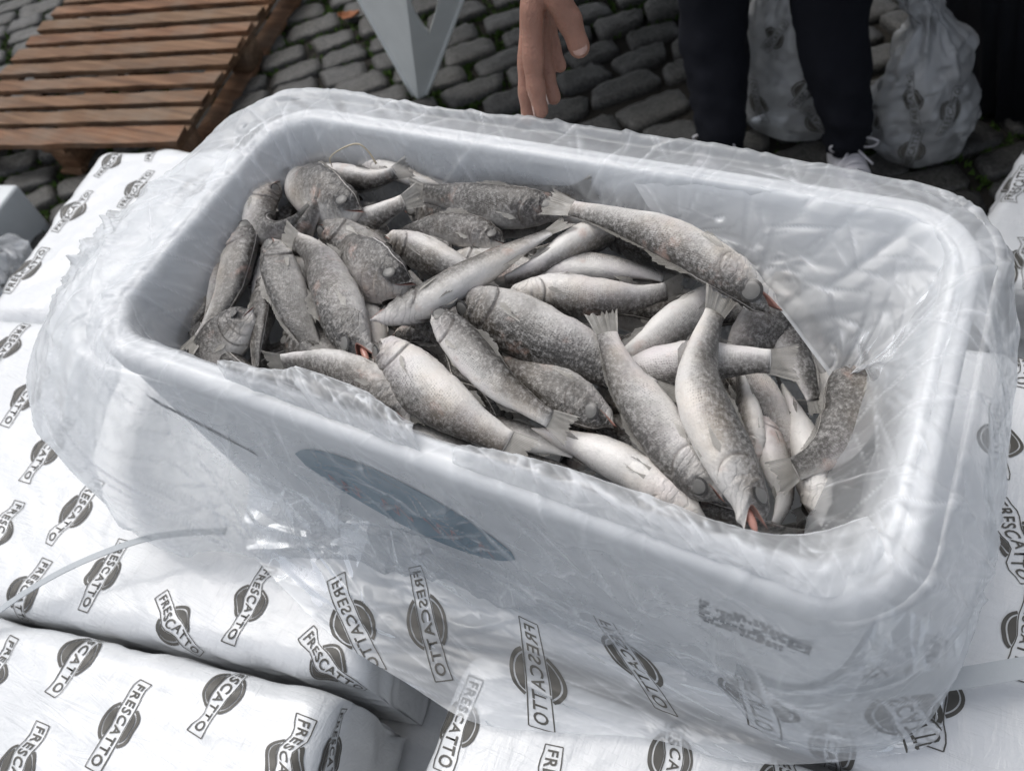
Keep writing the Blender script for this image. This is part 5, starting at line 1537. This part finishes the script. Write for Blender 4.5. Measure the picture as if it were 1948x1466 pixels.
# sneakers
def shoe(ank, yaw, label=None):
    a = math.radians(yaw)
    fx = np.array([math.sin(a), -math.cos(a), 0]); sx = np.array([math.cos(a), math.sin(a), 0])
    o0 = np.array([ank[0], ank[1], GZ]) + fx * .0
    st = np.array([-.075, -.06, -.02, .03, .08, .13, .17, .195, .205])
    hwid = np.array([.022, .034, .038, .040, .045, .048, .044, .030, .012])
    hgt = np.array([.070, .086, .090, .086, .074, .060, .050, .042, .034])
    up_, so_ = MB(), MB()
    n = 20
    V, VS = [], []
    for x, w, h in zip(st, hwid, hgt):
        for k in range(n):
            t_ = math.pi * k / (n - 1)
            V.append(o0 + fx * x + sx * w * math.cos(t_) * (1 - .25 * math.sin(t_) ** 3) + pz * (.022 + (h - .022) * math.sin(t_) ** .75))
        for q in ((-1.06, .0), (1.06, .0), (1.06, .026), (-1.06, .026)):
            VS.append(o0 + fx * x * 1.02 + sx * w * q[0] + pz * q[1])
    up_.add(V, grid_faces(len(st), n))
    so_.add(VS, grid_faces(len(st), 4, True) + [(3, 2, 1, 0), tuple((len(st) - 1) * 4 + k for k in range(4))])
    s_ = up_.build('shoe', M_shoe, person, True, PORG)
    so_.build('sole', M_sole, s_, False, PORG)
    la = MB()
    for q in range(5):
        x = .035 + .02 * q; h = np.interp(x, st, hgt); w = np.interp(x, st, hwid)
        la.tube(catmull(np.array([o0 + fx * x + sx * w * .6 + pz * (h * .86), o0 + fx * (x + .004) + pz * (h + .006), o0 + fx * x - sx * w * .6 + pz * (h * .86)]), 9), .0028, 6)
    for sg_ in (-1, 1):
        b_ = o0 + fx * .03 + pz * .096
        la.tube(catmull(np.array([b_, b_ + sx * sg_ * .025 + pz * .022 + fx * .006, b_ + sx * sg_ * .058 + pz * .012 + fx * .015, b_ + sx * sg_ * .045 - pz * .006 + fx * .012, b_ + fx * .004]), 20), .0026, 6)
        la.tube(catmull(np.array([b_, b_ + sx * sg_ * .02 + fx * .03 - pz * .01, b_ + sx * sg_ * .045 + fx * .05 - pz * .03]), 10), .0025, 6)
    la.build('shoelace', M_shoe, s_, True, PORG)
    # tongue and collar
    MB().tube(catmull(np.array([o0 + fx * math.cos(t_) * .036 - fx * .022 + sx * math.sin(t_) * .034 + pz * (.088 + .012 * math.cos(t_)) for t_ in np.linspace(0, 2 * math.pi, 14)]), 30), .006, 8).build('collar', M_shoe, s_, True, PORG)
shoe(ankA + np.array([.0, .0, 0]), -6)
shoe(ankB + np.array([.012, .005, 0]), 24)
# white strap end held in the fingers
ribbon('packing_strap', [at(1007, 186, .010), at(1010, 200, .002), at(1013, 222, -.012), at(1014, 250, -.035)], .0042, M_sole, 'thin white strap end held between the fingers of the hand')

# ------------------------------------------------------------------ crumpled printed bags standing on the cobbles
def ground_bag(label, ring, seed, logos):
    """ring: list of (centre point, rx, ry)"""
    base = ring[0][0]
    t = thing('crumpled_bag', label, 'plastic bag', base, 'crumpled printed bags on the cobbles')
    C_ = np.array([p[0] for p in ring], float); nA, nZ = 130, 110
    Cc = catmull(C_, nZ); u_ = np.linspace(0, len(ring) - 1, nZ)
    rx = np.interp(u_, np.arange(len(ring)), [p[1] for p in ring]); ry = np.interp(u_, np.arange(len(ring)), [p[2] for p in ring])
    an = np.arange(nA) / nA * 2 * math.pi
    A_, Z_ = np.meshgrid(an, Cc[:, 2])
    X_ = A_ * .11
    ks = creases(X_, Z_, seed, 130, .03, .15, .012) ; kf = creases(X_, Z_, seed + 1, 260, .02, .08, .005)
    def rad(A, Z):
        return .030 * crumple(A * .11, Z, seed + 2, 7, 7, .25) + .010 * crumple(A * .11, Z, seed + 3, 18, 6, .2)
    env = np.sin(np.linspace(.06, 1, nZ) * math.pi * .5)[:, None]
    dr = (rad(A_, Z_) + .022 * (ks - .4) + .006 * kf) * env
    wrapf = 1 - sstep(.9, 1.0, A_ / (2 * math.pi)); dr = dr * wrapf + dr[:, :1] * (1 - wrapf)
    G_ = np.stack([Cc[:, 0:1] + (rx[:, None] + dr) * np.cos(A_), Cc[:, 1:2] + (ry[:, None] + dr) * np.sin(A_), Cc[:, 2:3] + .012 * (crumple(A_ * .11, Z_, seed + 5, 9) * env)], -1)
    G_[..., 2] = np.maximum(G_[..., 2], GZ + .006)
    o = obj('bag_film', G_.reshape(-1, 3), grid_faces(nZ, nA, True) + [tuple(range(nA))[::-1]], M_gbag, t, True, None, base)
    set_attr(o, 'crease', np.clip(kf * .8 + ks * .4, 0, 1))
    # a second, inner crumple so the bag reads as bunched film
    G3 = Cc[:, None] + (G_ - Cc[:, None]) * np.array([.62, .62, .96]) + .02 * (np.roll(dr, 31, 1)[..., None]) * np.array([1, 1, 0])
    o = obj('inner_film', G3.reshape(-1, 3), grid_faces(nZ, nA, True), M_gbag, t, True, None, base)
    set_attr(o, 'crease', np.clip(np.roll(kf * .8 + ks * .4, 40, 1), 0, 1))
    Ng = normals(G_, True)
    outd = G_ - Cc[:, None]
    Ng *= np.sign((Ng * outd).sum(-1).mean())
    for a0, z0, ang in logos:
        d = np.array([math.cos(ang), math.sin(ang)]); e = np.array([-d[1], d[0]])
        P = np.outer(LOGO_V[:, 0] * .11, d) + np.outer(LOGO_V[:, 1] * .11, e)
        i_z = np.clip(np.interp(z0 + P[:, 1], Cc[:, 2], np.arange(nZ)), 0, nZ - 1.01)
        i_a = ((a0 + P[:, 0] / .11) % (2 * math.pi)) / (2 * math.pi) * nA
        r0 = i_z.astype(int); c0 = i_a.astype(int) % nA; c1_ = (c0 + 1) % nA; fz_, fa_ = (i_z - r0)[:, None], (i_a - np.floor(i_a))[:, None]
        lerp = lambda B: (B[r0, c0] * (1 - fa_) + B[r0, c1_] * fa_) * (1 - fz_) + (B[r0 + 1, c0] * (1 - fa_) + B[r0 + 1, c1_] * fa_) * fz_
        obj('printed_logo', lerp(G_) + lerp(Ng) * .003, LOGO_F, M_ink, t, True, None, base)
pi_ = math.pi
gb1 = at(1500, 255, GZ)
ground_bag('crumpled printed bag standing between the two dark trouser legs',
           [(gb1 + [0, .06, .008], .13, .10), (gb1 + [0, .06, .06], .16, .12), (gb1 + [-.02, .07, .20], .14, .11), (gb1 + [-.05, .08, .34], .10, .09), (gb1 + [-.06, .09, .46], .06, .05), (gb1 + [-.05, .10, .56], .085, .06), (gb1 + [-.04, .10, .66], .05, .05)],
           61, [(-1.75, GZ + .30, .9), (-1.2, GZ + .18, 1.1), (-2.1, GZ + .12, 1.9), (-1.0, GZ + .08, 2.1)])
gb2 = at(1735, 285, GZ)
ground_bag('crumpled printed bag knotted at the top, right of the legs',
           [(gb2 + [0, .02, .008], .10, .10), (gb2 + [0, .02, .05], .135, .12), (gb2 + [-.01, .03, .16], .125, .115), (gb2 + [-.03, .05, .27], .085, .08), (gb2 + [-.05, .07, .33], .040, .040), (gb2 + [-.10, .08, .42], .065, .05), (gb2 + [-.12, .08, .50], .03, .03)],
           71, [(-1.55, GZ + .075, 1.45), (-1.7, GZ + .20, 1.9), (-.9, GZ + .17, 1.2), (-2.5, GZ + .12, 1.5)])

# ------------------------------------------------------------------ black covered crate behind, pale scraps on it
bk = [at(1742, 128, GZ), at(1850, 205, GZ), at(1935, 246, GZ), at(2150, 330, GZ)]
bk += [bk[3] + np.array([.3, .6, 0]), bk[0] + np.array([.25, .8, 0]), bk[0] + np.array([-.02, .35, 0])]
nb_ = len(bk)
V = []
for t_ in np.linspace(0, 1, 14):
    for i in range(nb_):
        for q in range(8):
            p = bk[i] * (1 - q / 8) + bk[(i + 1) % nb_] * (q / 8)
            f_ = .012 * math.sin(i * 7 + q * 2.1 + t_ * 3) * (1 - .4 * t_)
            V.append(p + np.array([-.13 * t_ + f_, -.02 * t_ + f_, .62 * t_]))
npr = nb_ * 8
F = grid_faces(14, npr, True) + [tuple(13 * npr + k for k in range(npr))]
blk = tag(obj('covered_crate', V, F, M_black, None, True), 'large black plastic covered crate at the top right corner', 'crate')
bn = nrm(np.cross(bk[1] - bk[0], pz)) * 1.0
if bn @ (CAM - bk[0]) < 0: bn = -bn
def on_black(px, py):
    d = ray(px, py); best = None
    for i in range(3):
        p0, e = bk[i], bk[i + 1] - bk[i]
        ln_ = np.array([-.13, -.02, .62]); n_ = nrm(np.cross(e, ln_))
        if n_ @ d > 0: n_ = -n_
        k = ((p0 - CAM) @ n_) / (d @ n_); q = CAM + d * k
        u_ = ((q - p0) @ e) / (e @ e)
        if 0 <= u_ <= 1: best = (q, n_)
    return best
for (px, py, w, l, rz, lab) in ((1818, 148, .013, .024, .3, 'pale oval scrap stuck low on the black crate'), (1755, 35, .010, .019, -.4, 'thin pale curled scrap stuck high on the black crate')):
    hit = on_black(px, py)
    if hit is None: continue
    q, n_ = hit
    u_ = nrm(np.cross(pz, n_)); v_ = np.cross(n_, u_)
    u_, v_ = u_ * math.cos(rz) + v_ * math.sin(rz), v_ * math.cos(rz) - u_ * math.sin(rz)
    V, F = [], []
    for i in range(6):
        for k in range(18):
            a = 2 * math.pi * k / 18; f_ = i / 5
            if 'curled' in lab and f_ < .55: f_ = .55
            V.append(q + u_ * w * f_ * math.cos(a) * (1 + .15 * math.sin(3 * a)) + v_ * l * f_ * math.sin(a) + n_ * (.014 + .006 * f_ * f_))
    o = tag(obj('scrap', V, grid_faces(6, 18, True), M_scrap), lab, 'scrap', 'pale scraps on the black crate')
    md = o.modifiers.new('t', 'SOLIDIFY'); md.thickness = .0012

# ------------------------------------------------------------------ left edge: frosted tub corner and a bit of printed bag, dry leaf, stalk
tp = at(-40, 500, -.95)
tub = MB().box(tp + np.array([-.27, .05, -.06]), (.26, .16, .13), np.stack([pu, pv, pz]), 1.06)
tu = tag(tub.build('frosted_tub', M_tub), 'frosted pale plastic tub corner at the left edge', 'tub')
bevel(tu, .012, 2)
gb3 = at(-8, 500, -.90)
ground_bag('small printed bag lying at the left edge below the pallet', [(gb3 + [0, 0, -.10], .06, .05), (gb3 + [0, 0, -.06], .11, .08), (gb3 + [0, 0, 0], .10, .08), (gb3 + [0, 0, .05], .04, .04)], 81, [(-.6, -.93, .8)])
lf = at(666, 33, GZ + .016)
V = []
for i in range(9):
    for j in range(5):
        f_, g = i / 8 * 2 - 1, j / 4 * 2 - 1
        w = .026 * (1 - f_ * f_) ** .7 * (1 + .2 * math.sin(i * 2.4))
        V.append(lf + np.array([f_ * .045, g * w + f_ * .012, .012 * f_ * f_ + .010 * g * g]))
lo_ = tag(obj('dry_leaf', V, grid_faces(9, 5), M_leaf), 'curled orange-brown dry leaf on the cobbles beside the table leg', 'leaf')
md = lo_.modifiers.new('t', 'SOLIDIFY'); md.thickness = .0008
stalk = MB().tube(catmull(np.array(zz((632, 318, -.022), (628, 300, -.012), (650, 283, -.002), (680, 274, .002), (700, 288, -.006), (716, 312, -.018))), 40), np.linspace(.0005, .0012, 40), 6)
tag(stalk.build('dry_stalk', M_twig, None, True), 'thin pale curved stalk arching over the fish at the far left', 'stalk')

# ------------------------------------------------------------------ unseen awning added over the far side to shade the ground behind the person
aw = thing('added_shade_awning', 'unseen dark awning on posts, added to shade the ground behind the person', 'awning', (.8, 3.6, GZ))
AORG = np.array([.8, 3.6, GZ])
V = []
for i in range(20):
    for j in range(14):
        x, y = -.55 + 3.2 * i / 19, 1.15 + 2.55 * j / 13
        V.append((x, y, 1.12 + .16 * math.sin(j / 13 * math.pi) + .02 * math.sin(i * 1.3)))
o_ = obj('added_shade_cloth', V, grid_faces(20, 14), M_cloth, aw, True, None, AORG)
md = o_.modifiers.new('t', 'SOLIDIFY'); md.thickness = .004
for px_, py_ in ((-.7, 3.65), (2.6, 3.65)):
    MB().tube([(px_, py_, GZ), (px_, py_, 1.12)], .025, 12).build('added_shade_post', M_plastic, aw, True, AORG)
